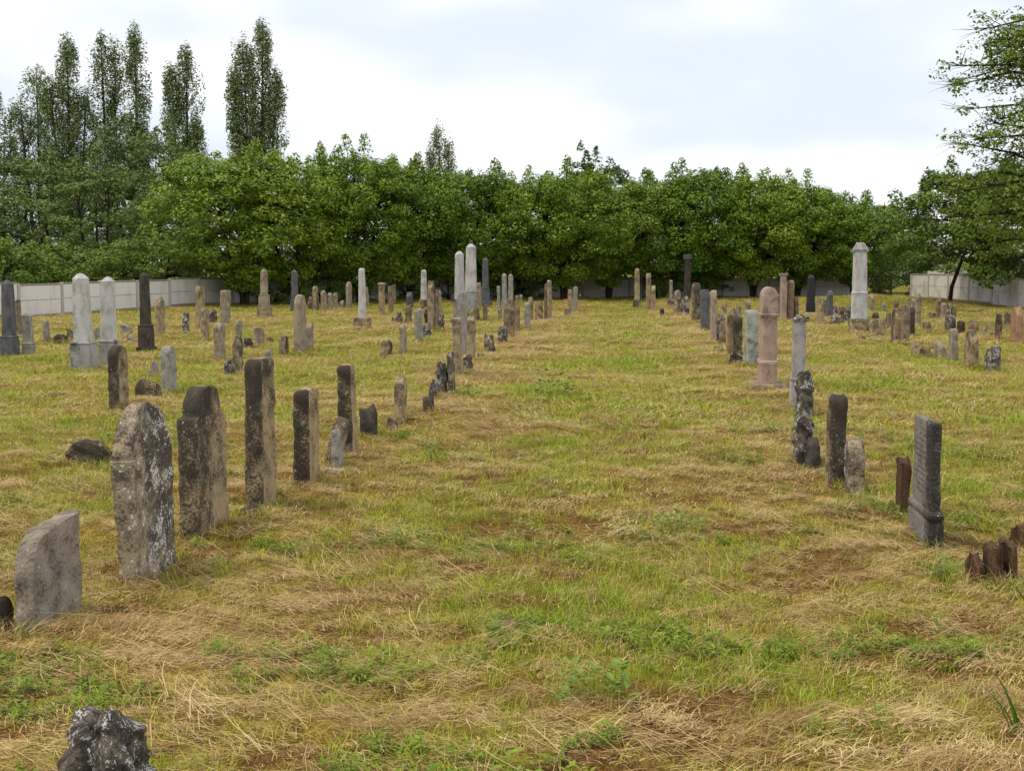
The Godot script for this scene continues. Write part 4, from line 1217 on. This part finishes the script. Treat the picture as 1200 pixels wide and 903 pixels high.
func make_trees():
	var lm := leaf_material(0.55)
	var bm := bark_material(lin(0.14, 0.11, 0.085))
	var ga := Color(0.115, 0.205, 0.016)
	var gb := Color(0.290, 0.390, 0.040)
	var V := []
	for k in 5:
		V.append(broad_tree("locust_tree", 100 + k * 7, 5.1 + 0.25 * (k % 3), 5.2, 0.75, 88, 380, 0.125, ga.lerp(Color(0.07, 0.15, 0.02), 0.25 * k), gb.lerp(Color(0.20, 0.31, 0.03), 0.25 * k), lm, bm, 0.02 if k != 1 else 0.07, 3 + k % 2, 0.54))
	# pixel-free list: x, z, variant, width, height, label
	var T := [
		[-10.2, -48.8, 1, 1.28, 1.06, "wide locust tree with pale blossoms at the left end of hedge"],
		[-8.6, -51.0, 0, 1.0, 1.05, "locust tree second from the left in the hedge"],
		[-6.2, -52.2, 2, 1.02, 1.07, "locust tree third from the left in the hedge"],
		[-4.3, -53.8, 3, 0.95, 1.06, "locust tree fourth from the left in the hedge"],
		[-2.1, -55.0, 4, 1.0, 1.03, "locust tree standing right behind the central white obelisks"],
		[0.35, -56.0, 0, 1.02, 1.01, "locust tree just right of the central white obelisks"],
		[2.2, -54.6, 2, 1.05, 0.95, "bright locust tree with low boughs left of the path end"],
		[4.3, -57.0, 1, 0.98, 0.96, "locust tree straight over the far end of the path"],
		[6.4, -57.6, 3, 1.0, 1.0, "locust tree just left of the black pillar"],
		[8.7, -57.9, 4, 1.05, 1.07, "tallest locust tree of the hedge right of the black pillar"],
		[10.9, -58.0, 0, 1.0, 1.06, "locust tree with slim forked stems behind the pink gravestone"],
		[13.0, -58.4, 2, 0.95, 0.92, "lower locust tree behind the polished black obelisk"],
		[15.6, -58.6, 3, 0.98, 0.84, "last locust tree of the hedge, by the big white obelisk"]]
	for i in T.size():
		var q: Array = T[i]
		var t: Node3D = V[q[2]].duplicate()
		plant_tree(t, q[0], q[1], i * 2.1, Vector3(q[3], q[4], q[3]), "locust_tree", q[5], "tree", "locust trees of the back hedge")
	for v in V: v.free()
	# dark tree with a leaning trunk before the right wall
	var da := Color(0.070, 0.130, 0.018)
	var db := Color(0.150, 0.225, 0.032)
	var dk := broad_tree("walnut_tree", 311, 4.3, 4.3, 1.25, 52, 220, 0.15, da, db, lm, bm, 0.0, 1)
	plant_tree(dk, 16.0, -47.0, 0.4, Vector3(1.1, 1.08, 1.1), "walnut_tree", "dark round tree with one bare trunk before the right wall", "tree")
	var dk2 := broad_tree("walnut_tree", 322, 4.4, 4.6, 0.9, 52, 220, 0.15, da, db, lm, bm, 0.0, 2)
	plant_tree(dk2, 18.0, -44.0, 1.9, Vector3(1.15, 1.1, 1.15), "walnut_tree", "dark tree at the right edge overhanging the wall", "tree")
	right_tree(lm, bm)
	# behind the wall
	var pa := Color(0.135, 0.190, 0.066)
	var pb := Color(0.245, 0.300, 0.115)
	var pops := [
		[-33.5, -84.0, [[0, 0, 2.0, 12.3, 1.5], [0.8, 0.5, 1.5, 9.5, 1.2]], 9.0, "loose thin poplar at the left picture edge"],
		[-31.4, -86.0, [[0, 0, 1.0, 14.0, 1.7], [-1.0, 0.3, 1.0, 11.5, 1.2]], 12.0, "broad shouldered poplar second from the left edge"],
		[-29.0, -85.0, [[0, 0, 1.0, 15.8, 0.9], [-1.0, 0.4, 1.0, 12.9, 1.1], [1.0, -0.4, 1.0, 12.4, 1.1]], 15.0, "thick poplar with slim tip, third from the left"],
		[-27.0, -87.0, [[-0.4, 0, 3.0, 16.5, 0.8], [0.6, 0.2, 2.0, 15.8, 0.75]], 9.0, "airy twin stemmed poplar with see through crown"],
		[-25.0, -86.5, [[0, 0, 3.0, 16.7, 0.8], [0.4, 0.4, 2.0, 10.5, 1.0]], 14.0, "slim single spired poplar right of the airy one"],
		[-21.8, -86.0, [[0.35, 0, 2.0, 15.4, 0.85], [-0.65, 0.2, 2.0, 14.2, 0.6], [1.0, 0.2, 2.0, 10.5, 0.8]], 14.0, "dark two tipped poplar standing free before the sky"],
		[-17.0, -86.0, [[0.6, 0, 2.0, 16.9, 0.95], [-0.7, 0.2, 2.0, 15.7, 0.9], [1.5, 0.2, 2.0, 13.6, 0.75], [-1.5, -0.2, 2.0, 13.9, 0.6]], 15.0, "tallest broad poplar rising above the blossoming locust"],
		[-6.3, -112.0, [[0, 0, 3.0, 13.1, 1.0], [0.9, 0.2, 3.0, 11.8, 0.8], [-0.8, 0.1, 3.0, 11.2, 0.7]], 9.0, "small far poplar tip above the middle of hedge"]]
	var pbm := bark_material(lin(0.24, 0.22, 0.19))
	for i in pops.size():
		var q: Array = pops[i]
		plant_tree(poplar("poplar_tree", 400 + i * 13, q[2], 0.175, q[3], pa, pb, lm, pbm), q[0], q[1], 0.0, Vector3.ONE, "poplar_tree", q[4], "tree", "poplars beyond the wall")
	var wa := Color(0.115, 0.170, 0.065)
	var wb := Color(0.210, 0.265, 0.110)
	var wl := broad_tree("willow_tree", 511, 9.0, 6.5, 1.0, 70, 170, 0.26, wa, wb, lm, bm, 0.0, 3)
	plant_tree(wl, -21.5, -74.0, 0.0, Vector3(0.95, 1.0, 0.95), "willow_tree", "pale grey green willow below the slim poplars", "tree")
	var ash := broad_tree("ash_tree", 521, 9.2, 5.2, 3.0, 34, 150, 0.26, Color(0.07, 0.13, 0.035), Color(0.12, 0.18, 0.055), lm, bm, 0.0, 3)
	plant_tree(ash, 6.2, -95.0, 0.0, Vector3.ONE, "ash_tree", "loose far tree top rising behind the middle of hedge", "tree")
	# dark filling trees between willow and poplars
	var mid := [[-20.0, -62.0, 0.8, 0.72, "fresh green bushy tree right of the willow"], [-29.5, -64.0, 0.9, 0.66, "green bushy tree between the two left edge poplars"], [-27.5, -70.0, 1.0, 0.82, "dark bushy tree at the foot of the thick poplar"], [-31.0, -68.0, 1.1, 0.70, "dark bushy tree at the left edge under the poplars"], [-24.0, -67.0, 0.9, 0.78, "grey green bushy tree left of the willow"], [-17.5, -66.0, 0.85, 0.80, "dark bushy tree left behind the blossoming locust"]]
	for i in mid.size():
		var q: Array = mid[i]
		var b := broad_tree("bushy_tree", 601 + i, 9.0, 6.4, 0.6, 48, 150, 0.24, Color(0.085, 0.15, 0.035), Color(0.175, 0.24, 0.065), lm, bm, 0.0, 3)
		plant_tree(b, q[0], q[1], i * 1.3, Vector3(q[2], q[3], q[2]), "bushy_tree", q[4], "tree", "bushy trees below the poplars")
	# shrubs just behind the left wall
	var sh := []
	for k in 3:
		sh.append(broad_tree("shrub", 700 + k, 2.7, 3.6, 0.1, 34, 190, 0.13, Color(0.095, 0.165, 0.022), Color(0.195, 0.275, 0.045), lm, bm, 0.0, 4))
	var SL := ["leftmost", "second", "third", "fourth", "fifth", "sixth", "seventh", "eighth"]
	for i in 8:
		var q := i / 7.0
		var t: Node3D = sh[i % 3].duplicate()
		for c in t.get_children():
			if c.name == "crown": c.name = "foliage"
			if c.name == "trunk": c.name = "stem"
		var px := lerpf(-19.6, -13.4, q)
		plant_tree(t, px, lerpf(-33.5, -53.5, q), i * 1.7, Vector3(1.0, 0.86 + 0.13 * sin(i * 2.4), 1.0), "shrub", "green shrub behind the left white wall, %s from the left" % SL[i], "shrub", "shrubs behind the left wall")
	var SR := ["nearest the right picture edge", "second from the right picture edge", "third from the right picture edge", "fourth from the right picture edge", "nearest the gate"]
	for i in 5:
		var t: Node3D = sh[(i + 1) % 3].duplicate()
		for c in t.get_children():
			if c.name == "crown": c.name = "foliage"
			if c.name == "trunk": c.name = "stem"
		plant_tree(t, 19.6 + 0.4 * (i % 2), -43.0 - i * 4.2, i * 2.3 + 1.0, Vector3(1.0, 0.72 + 0.1 * sin(i * 1.9), 1.0), "shrub", "green shrub behind the right grey wall, %s" % SR[i], "shrub", "shrubs behind the right wall")
	var SU := [[-9.3, -50.3, "left of the pale obelisk"], [-7.7, -51.6, "just right of the pale obelisk"], [-6.1, -52.6, "behind the six small stones"], [-4.4, -53.6, "behind the hooked white pillar"], [-2.7, -54.7, "behind the thin white pillar"], [-1.0, -55.7, "behind the slate grey obelisk"], [0.8, -56.6, "behind the twin pale pillars"], [6.9, -58.0, "left of the black pillar"], [8.9, -58.3, "right of the black pillar"]]  # low shrubs added before the back wall to darken the hedge foot
	for i in SU.size():
		var t: Node3D = sh[i % 3].duplicate()
		for c in t.get_children():
			if c.name == "crown": c.name = "foliage"
			if c.name == "trunk": c.name = "stem"
		plant_tree(t, SU[i][0], SU[i][1], i * 2.9, Vector3(0.72, 0.52 + 0.06 * sin(i * 2.2), 0.6), "added_shrub", "low shrub added to darken under the hedge, %s" % SU[i][2], "shrub", "undergrowth added to darken the hedge foot")
	for v in sh: v.free()
	var BL := ["behind the left end of hedge", "behind the tallest white obelisk", "behind the path end", "behind the black pillar", "behind the pink arched stone", "behind the gate"]
	var proto := broad_tree("bushy_tree", 651, 4.6, 6.0, 0.1, 60, 150, 0.22, Color(0.08, 0.15, 0.025), Color(0.17, 0.24, 0.045), lm, bm, 0.0, 3)
	for i in 6:
		plant_tree(proto.duplicate(), -9.5 + i * 5.6, -66.0 - 1.5 * (i % 2), i * 1.1, Vector3(1.05, 0.85 + 0.1 * sin(i * 2.0), 1.0), "bushy_tree", "dark bushy tree beyond the back wall, %s" % BL[i], "tree", "bushy trees beyond the back wall")
	proto.free()
	# dark spruce far right
	var sp := Node3D.new()
	var bark := started()
	tube(bark, [Vector3(0, -0.2, 0), Vector3(0, 3.5, 0), Vector3(0, 6.6, 0)], [0.14, 0.08, 0.02], 6)
	var LL := Leaves.new()
	var r := RandomNumberGenerator.new(); r.seed = 77
	for k in 90:
		var y := 0.6 + 6.0 * k / 90.0
		var a := k * 2.4
		var len := (6.9 - y) * 0.27
		var e := Vector3(cos(a) * len, y - len * 0.25, sin(a) * len)
		tube(bark, [Vector3(0, y, 0), e], [0.02, 0.006], 3)
		for j in 3:
			lobe(LL, r, Vector3(0, y, 0).lerp(e, 0.4 + j * 0.28), Vector3(0.28, 0.12, 0.28), 26, 0.16, Color(0.018, 0.035, 0.018), Color(0.035, 0.055, 0.028))
	obj("trunk", done(bark), bm, sp)
	obj("crown", LL.commit(), lm, sp)
	plant_tree(sp, 25.6, -80.0, 0.0, Vector3.ONE, "spruce_tree", "dark far spruce right of the last locust tree", "tree")

func right_tree(lm: Material, bm: Material):
	# a big tree whose trunk stands outside the picture; its near boughs hang in from the right
	var r := RandomNumberGenerator.new(); r.seed = 909
	var root := Node3D.new()
	var bark := started()
	var L := Leaves.new()
	var ca := Color(0.105, 0.175, 0.020)
	var cb := Color(0.230, 0.310, 0.045)
	tube(bark, [Vector3(0, -0.2, 0), Vector3(-0.05, 1.4, 0.05), Vector3(0.1, 3.2, 0), Vector3(0, 5.5, 0.1), Vector3(0.1, 8.2, 0)], [0.24, 0.19, 0.15, 0.10, 0.03], 9)
	for k in 44:
		var y0 := r.randf_range(1.8, 7.4)
		var a := r.randf() * TAU if k > 18 else PI + r.randf_range(-0.9, 0.9)
		var len := r.randf_range(2.0, 3.6) * (1.0 - absf(y0 - 3.8) * 0.085)
		var dir := Vector3(cos(a), r.randf_range(-0.05, 0.45), sin(a)).normalized()
		var p0 := Vector3(0, y0, 0)
		var p1 := p0 + dir * len * 0.5 + Vector3(0, 0.15, 0)
		var p2 := p0 + dir * len + Vector3(0, r.randf_range(-0.5, 0.1), 0)
		tube(bark, [p0, p1, p2], [0.055, 0.032, 0.010], 5)
		for j in 15:
			var q := r.randf_range(0.30, 1.0)
			var at := p1.lerp(p2, (q - 0.5) * 2.0) if q > 0.5 else p0.lerp(p1, q * 2.0)
			var off := Vector3(r.randf_range(-0.6, 0.6), r.randf_range(-0.4, 0.35), r.randf_range(-0.6, 0.6))
			tube(bark, [at, at + off * 0.6 + Vector3(0, 0.06, 0), at + off], [0.012, 0.008, 0.003], 3)
			lobe(L, r, at + off, Vector3(0.30, 0.17, 0.30) * r.randf_range(0.5, 1.3), 34, 0.10, ca, cb)
		# bare twigs at the ends
		for j in 6:
			var tw := p2 + Vector3(dir.x * 0.5, r.randf_range(-0.35, 0.25), dir.z * 0.5) * r.randf_range(0.5, 1.2) + Vector3(r.randf_range(-0.2, 0.2), 0, r.randf_range(-0.2, 0.2))
			tube(bark, [p1.lerp(p2, 0.8), p2.lerp(tw, 0.4), tw], [0.010, 0.006, 0.002], 3)
	obj("trunk", done(bark), bm, root)
	obj("crown", L.commit(), lm, root)
	plant_tree(root, 13.6, -31.5, 0.0, Vector3.ONE, "overhanging_tree", "large airy tree with bare twigs hanging in from the right edge", "tree")

# ------------------------------------------------------------------ plants and grass
func blade(V: PackedVector3Array, C: PackedColorArray, p: Vector3, az: float, l: float, w: float, start_up: float, bend: float, segs: int, c: Color, jitter := 0.0, r: RandomNumberGenerator = null):
	# a ribbon that rises and bows over; V collects triangles
	var pitch := start_up
	var q := p
	var side := Vector3(-sin(az), 0, cos(az))
	var a := q - side * w * 0.5
	var b := q + side * w * 0.5
	for k in segs:
		var dir := Vector3(cos(az) * cos(pitch), sin(pitch), sin(az) * cos(pitch))
		q += dir * l / segs
		if q.y < 0.002: q.y = 0.002
		pitch -= bend / segs
		if r: az += r.randf_range(-jitter, jitter)
		side = Vector3(-sin(az), 0.0, cos(az))
		var ww := w * (1.0 - pow(float(k + 1) / segs, 2.0) * 0.85) * 0.5
		var a2 := q - side * ww
		var b2 := q + side * ww
		if k == segs - 1:
			V.append(a); V.append(b); V.append(q)
			for i in 3: C.append(c)
		else:
			V.append(a); V.append(b); V.append(b2); V.append(a); V.append(b2); V.append(a2)
			for i in 6: C.append(c)
		a = a2; b = b2

func soup(V: PackedVector3Array, C: PackedColorArray) -> ArrayMesh:
	var N := PackedVector3Array(); N.resize(V.size())
	for i in range(0, V.size(), 3):
		var n := (V[i + 2] - V[i]).cross(V[i + 1] - V[i]).normalized()
		if n.y < 0.0:
			n = -n
			var sw := V[i + 1]
			V[i + 1] = V[i + 2]; V[i + 2] = sw
		N[i] = n; N[i + 1] = n; N[i + 2] = n
	var arr := []; arr.resize(Mesh.ARRAY_MAX)
	arr[Mesh.ARRAY_VERTEX] = V; arr[Mesh.ARRAY_NORMAL] = N; arr[Mesh.ARRAY_COLOR] = C
	var me := ArrayMesh.new(); me.add_surface_from_arrays(Mesh.PRIMITIVE_TRIANGLES, arr)
	return me

func green_tuft(sd: int, n: int, hgt_: float, spread: float, w: float) -> ArrayMesh:
	var r := RandomNumberGenerator.new(); r.seed = sd
	var V := PackedVector3Array(); var C := PackedColorArray()
	for k in n:
		var p := Vector3(r.randf_range(-1, 1), 0, r.randf_range(-1, 1)) * spread
		var c := Color(1, 1, 1).lerp(Color(0.75, 0.7, 0.6), r.randf())
		if r.randf() < 0.25: c = Color(1.9, 1.35, 1.6)
		blade(V, C, p, r.randf() * TAU, hgt_ * r.randf_range(0.5, 1.2), w * r.randf_range(0.7, 1.3), r.randf_range(0.8, 1.5), r.randf_range(0.2, 1.6), 3, c, 0.15, r)
	return soup(V, C)

func hay_mat(sd: int, n: int, l: float, spread: float, w: float) -> ArrayMesh:
	var r := RandomNumberGenerator.new(); r.seed = sd
	var V := PackedVector3Array(); var C := PackedColorArray()
	for k in n:
		var p := Vector3(r.randf_range(-1, 1) * spread, r.randf_range(0.003, 0.035), r.randf_range(-1, 1) * spread)
		var c := Color(1, 1, 1).lerp(Color(0.55, 0.48, 0.40), r.randf())
		# stalks lie mostly along one drift
		var az := r.randf_range(-0.9, 0.9) + (PI if r.randf() < 0.5 else 0.0)
		blade(V, C, p - Vector3(cos(az), 0, sin(az)) * l * 0.5, az, l * r.randf_range(0.4, 1.2), w * r.randf_range(0.6, 1.4), r.randf_range(0.0, 0.45), r.randf_range(0.1, 1.0), 4, c, 0.22, r)
	return soup(V, C)

func leafy_weed(sd: int, n: int, hgt_: float, spread: float, leaf: float) -> ArrayMesh:
	var r := RandomNumberGenerator.new(); r.seed = sd
	var V := PackedVector3Array(); var C := PackedColorArray()
	for k in n:
		var p := Vector3(r.randf_range(-1, 1) * spread, 0, r.randf_range(-1, 1) * spread)
		var hh := hgt_ * r.randf_range(0.4, 1.1)
		var az := r.randf() * TAU
		blade(V, C, p, az, hh, 0.002, 1.4, 0.4, 2, Color(0.9, 0.9, 0.8))
		for j in 5:
			var y := hh * (0.45 + 0.55 * j / 4.0)
			var a2 := az + j * 2.4
			var c := Color(1, 1, 1).lerp(Color(0.7, 0.75, 0.6), r.randf())
			var d := Vector3(cos(a2), r.randf_range(-0.1, 0.6), sin(a2)).normalized()
			var side := d.cross(Vector3.UP).normalized()
			var q := p + Vector3(0, y, 0)
			var ll := leaf * r.randf_range(0.7, 1.3)
			var mid := q + d * ll * 0.5 + Vector3(0, ll * 0.08, 0)
			var e := q + d * ll
			V.append_array([q, mid + side * ll * 0.26, e, q, e, mid - side * ll * 0.26])
			for i in 6: C.append(c)
	return soup(V, C)

func grass_material(back: float) -> StandardMaterial3D:
	var m := StandardMaterial3D.new()
	m.vertex_color_use_as_albedo = true
	m.roughness = 0.7; m.metallic_specular = 0.25
	m.cull_mode = BaseMaterial3D.CULL_DISABLED
	if back > 0.0:
		m.backlight_enabled = true; m.backlight = Color(back, back, back * 0.7)
	return m

func scatter(called: String, label: String, category: String, mesh: Mesh, mat: Material, X: Array, K: PackedColorArray):
	if X.is_empty(): return
	var mm := MultiMesh.new()
	mm.transform_format = MultiMesh.TRANSFORM_3D
	mm.use_colors = true
	mm.mesh = mesh
	mm.instance_count = X.size()
	for i in X.size():
		mm.set_instance_transform(i, X[i]); mm.set_instance_color(i, K[i])
	var o := MultiMeshInstance3D.new(); o.name = numbered(called)
	o.multimesh = mm; o.material_override = mat
	add_child(o)
	tag(o, label, category, "", "stuff")

func make_grass():
	var r := RandomNumberGenerator.new(); r.seed = 1234
	var gm := grass_material(0.5)
	var hm := grass_material(0.25)
	# distance bands: from, to, clumps per square metre, size
	var bands := [[2.9, 7.5, 520.0, 0.85], [7.5, 13.0, 260.0, 1.05], [13.0, 24.0, 130.0, 1.4], [24.0, 40.0, 70.0, 1.8], [40.0, 60.0, 32.0, 2.4]]
	for bi in bands.size():
		var b: Array = bands[bi]
		var near := bi < 2
		var GX := [[], [], []]; var GC := [PackedColorArray(), PackedColorArray(), PackedColorArray()]
		var HX := [[], [], []]; var HC := [PackedColorArray(), PackedColorArray(), PackedColorArray()]
		var WX := [[], []]; var WC := [PackedColorArray(), PackedColorArray()]
		var SX := []; var SC := PackedColorArray()
		var hw: float = 0.42 * b[1] + 1.8
		var n := int((b[1] - b[0]) * 2.0 * hw * b[2])
		for k in n:
			var z := -r.randf_range(b[0], b[1])
			var x := r.randf_range(-hw, hw)
			if absf(x) > 0.42 * -z + 1.8: continue
			var kk := hay(x, z)
			var soilk := smoothstep(0.10, 0.36, soil.get_noise_2d(x * 1.7, z * 2.6)) * smoothstep(-19.0, -8.0, z)
			var y := bump(x, z)
			var sc: float = b[3]
			var id := r.randi() % 3
			var pick := r.randf()
			if pick < (0.15 + 0.75 * pow(kk, 1.4)) * (1.0 - 0.55 * soilk):
				# hay
				var drift := 0.6 * swath.get_noise_2d(x * 0.5 + 70.0, z * 0.5) * PI + 0.2
				var s := sc * r.randf_range(0.7, 1.25)
				var bs := Basis(Vector3.UP, drift + r.randf_range(-0.6, 0.6)).scaled(Vector3(s, minf(s, 1.5), s))
				if id == 2 and r.randf() < 0.55: id = 0
				HX[id].append(Transform3D(bs, Vector3(x, y + 0.002, z)))
				var tone := clampf(r.randf() * 0.6 + 0.5 * (0.5 + swath.get_noise_2d(x * 2.0, z * 2.0)), 0, 1)
				HC[id].append(Color(0.34, 0.20, 0.075).lerp(Color(0.82, 0.65, 0.32), tone))
			elif pick < 0.97 - 0.30 * soilk - (0.16 if near else 0.0):
				if soilk > r.randf() * 1.15: 
					if r.randf() < 0.6: continue
				var s := sc * r.randf_range(0.55, 1.15)
				var tall := (0.55 + 0.75 * (1.0 - kk)) * s
				GX[id].append(Transform3D(Basis(Vector3.UP, r.randf() * TAU).scaled(Vector3(s, minf(tall, [0.95, 0.95, 0.9, 0.85, 0.85][bi]), s)), Vector3(x, y, z)))
				var lush := clampf(0.74 - kk * 0.75 + r.randf_range(-0.25, 0.25), 0, 1)
				GC[id].append(Color(0.52, 0.465, 0.075).lerp(Color(0.245, 0.385, 0.028), lush))
			else:
				SX.append(Transform3D(Basis(Vector3.UP, r.randf() * TAU).scaled(Vector3.ONE * sc * r.randf_range(0.6, 1.1)), Vector3(x, y, z)))
				SC.append(Color(0.15, 0.075, 0.035).lerp(Color(0.34, 0.20, 0.085), r.randf()))
			# leafy weeds grow in colonies
			if near and r.randf() < 0.42 and swath.get_noise_2d(x * 0.55 - 40.0, z * 0.7 + 12.0) > 0.27 - 0.10 * smoothstep(6.5, 4.0, -z) - 0.05 * smoothstep(-1.0, 1.6, x):
				var wi := r.randi() % 2
				WX[wi].append(Transform3D(Basis(Vector3.UP, r.randf() * TAU).scaled(Vector3.ONE * r.randf_range(0.5, 1.2)), Vector3(x, y - 0.01, z)))
				WC[wi].append(Color(0.13, 0.22, 0.022).lerp(Color(0.27, 0.33, 0.05), r.randf()))
		var far: String = ["in the foreground", "in the near field", "in the middle field", "in the far field", "before the hedge"][bi]
		for id in 3:
			scatter("green_grass", "short green grass blades %s, kind %s" % [far, ["fine", "medium", "coarse"][id]], "grass", green_tuft(10 + id + bi * 5, [16, 13, 11][id] if bi < 3 else 9, 0.075 + 0.018 * id, 0.06, 0.0034 if bi < 2 else 0.005), gm, GX[id], GC[id])
			scatter("dry_hay", "dry mown hay stalks lying %s, kind %s" % [far, ["short", "medium", "long"][id]], "hay", hay_mat(40 + id + bi * 5, [18, 15, 7][id] if bi < 3 else 9, [0.09, 0.14, 0.27][id], 0.07, 0.0030 if bi < 2 else 0.0042), hm, HX[id], HC[id])
		for id in 2:
			scatter("ground_weed", "low leafy weeds growing %s, %s leaved" % [far, ["small", "larger"][id]], "weeds", leafy_weed(80 + id, 5, 0.06 + 0.02 * id, 0.05, 0.020 + 0.010 * id), gm, WX[id], WC[id])
		scatter("brown_stubble", "brown dead stubble standing %s" % far, "stubble", green_tuft(90 + bi, 10, 0.06, 0.05, 0.003), hm, SX, SC)

func make_uncut():
	# the mower leaves taller grass round every stone's foot
	var r := RandomNumberGenerator.new(); r.seed = 4321
	var X := [[], []]; var K := [PackedColorArray(), PackedColorArray()]
	for s in STONES:
		if s[4] < -34.0: continue
		var w: float = maxf(s[5], 0.2)
		var t: float = maxf(s[6] if s[0] != "obelisk" else s[5], 0.1)
		if s[0] == "obelisk": w = maxf(s[7], maxf(s[9], s[5])); t = w
		if s[0] == "tablet": w = s[8]; t = s[9]
		var n := int(lerpf(26.0, 9.0, clampf((-s[4] - 5.0) / 25.0, 0, 1)))
		for k in n:
			var side := r.randi() % 4
			var p := Vector2(r.randf_range(-0.5, 0.5) * t, (0.5 if side == 0 else -0.5) * w) if side < 2 else Vector2((0.5 if side == 2 else -0.5) * t, r.randf_range(-0.5, 0.5) * w)
			p += p.normalized() * r.randf_range(0.01, 0.07)
			var x: float = s[3] + p.x * cos(ROW) + p.y * sin(ROW)
			var z: float = s[4] - p.x * sin(ROW) + p.y * cos(ROW)
			var id := 0 if r.randf() < 0.7 else 1
			var sc := r.randf_range(0.6, 1.15) * (1.0 if s[4] > -15.0 else 1.3)
			X[id].append(Transform3D(Basis(Vector3.UP, r.randf() * TAU).scaled(Vector3(sc, sc * r.randf_range(0.7, 1.1), sc)), Vector3(x, bump(x, z) - 0.005, z)))
			K[id].append(Color(0.20, 0.33, 0.03).lerp(Color(0.45, 0.42, 0.09), r.randf()) if id == 0 else Color(0.34, 0.22, 0.09).lerp(Color(0.68, 0.54, 0.28), r.randf()))
	scatter("uncut_grass", "taller green grass left standing round the feet of stones", "grass", green_tuft(71, 9, 0.12, 0.035, 0.0036), grass_material(0.5), X[0], K[0])
	scatter("uncut_grass", "taller dry grass left standing round the feet of stones", "grass", green_tuft(72, 7, 0.14, 0.035, 0.0032), grass_material(0.3), X[1], K[1])

func make_plants():
	var gm := grass_material(0.5)
	# single clumps that stand out of the mown field
	var P := [
		[0.52, -15.6, 2.6, "bright leafy weed clump in the middle of the path"],
		[1.07, -7.95, 1.6, "dark green weed clump with dry hay before it, right of path"],
		[0.33, -4.85, 1.5, "taller nettle like weed in the foreground middle"],
		[-0.62, -15.4, 1.8, "green weed at the foot of the lichen crusted cluster"],
		[2.35, -6.75, 1.3, "small green weed at the pedestal of the dark tablet gravestone"]]
	for i in P.size():
		var q: Array = P[i]
		var n := thing("weed_clump", q[3], "weed", "weed clumps standing in the mown grass")
		n.position = Vector3(q[0], bump(q[0], q[1]) - 0.005, q[1])
		var V1 := leafy_weed(900 + i, 16, 0.11 * q[2], 0.09 * q[2], 0.034 * q[2])
		var m := StandardMaterial3D.new()
		m.albedo_color = lin(0.19, 0.27, 0.028); m.vertex_color_use_as_albedo = true; m.roughness = 0.6
		m.backlight_enabled = true; m.backlight = Color(0.4, 0.5, 0.2); m.cull_mode = BaseMaterial3D.CULL_DISABLED
		obj("leaves", V1, m, n)
		obj("blades", green_tuft(950 + i, 18, 0.10 * q[2], 0.08 * q[2], 0.005), m, n)
	var tall := StandardMaterial3D.new()
	tall.albedo_color = lin(0.10, 0.20, 0.04); tall.vertex_color_use_as_albedo = true; tall.roughness = 0.5
	tall.backlight_enabled = true; tall.backlight = Color(0.4, 0.5, 0.2); tall.cull_mode = BaseMaterial3D.CULL_DISABLED
	for q in [[1.78, -4.35, "broad green grass blades arching in at the bottom right corner"], [2.42, -5.75, "long green grass blades arching in before the right edge stubs"]]:
		var n := thing("tall_grass", q[2], "grass")
		n.position = Vector3(q[0], bump(q[0], q[1]), q[1])
		var r := RandomNumberGenerator.new(); r.seed = int(q[0] * 100)
		for k in 7:
			var V := PackedVector3Array(); var C := PackedColorArray()
			blade(V, C, Vector3(r.randf_range(-0.03, 0.03), 0, r.randf_range(-0.03, 0.03)), (PI + r.randf_range(-0.8, 0.8)) if k < 5 else r.randf() * TAU, r.randf_range(0.28, 0.45), 0.011, 1.25, r.randf_range(0.7, 1.7), 7, Color(1, 1, 1), 0.04, r)
			obj("blade", soup(V, C), tall, n)
	# molehills
	var em := StandardMaterial3D.new()
	var nt := NoiseTexture2D.new(); nt.width = 256; nt.height = 256; nt.seamless = true
	var fn := FastNoiseLite.new(); fn.seed = 8; fn.frequency = 0.06
	nt.noise = fn
	var gr := Gradient.new(); gr.colors = PackedColorArray([lin(0.11, 0.065, 0.04), lin(0.23, 0.15, 0.09)])
	nt.color_ramp = gr
	em.albedo_texture = nt; em.uv1_triplanar = true; em.uv1_scale = Vector3.ONE * 5.0; em.roughness = 1.0
	for q in [[0.0, -5.9, 0.16, 0.025, "bare brown molehill in the foreground beside the weeds"]]:
		var m := loft([[-0.05, q[2] * 1.6, q[2] * 2.0, 1], [q[3] * 0.5, q[2] * 1.1, q[2] * 1.4, 1], [q[3], q[2] * 0.4, q[2] * 0.5, 1]], {"seed": q[0] * 9.0 + 3.0, "rough": 0.03, "corner": 0.1, "edge": 6, "step": 0.01, "freq": 9.0})
		var o := obj("molehill", m, em)
		tag(o, q[4], "molehill")
		o.position = Vector3(q[0], bump(q[0], q[1]) + 0.002, q[1])
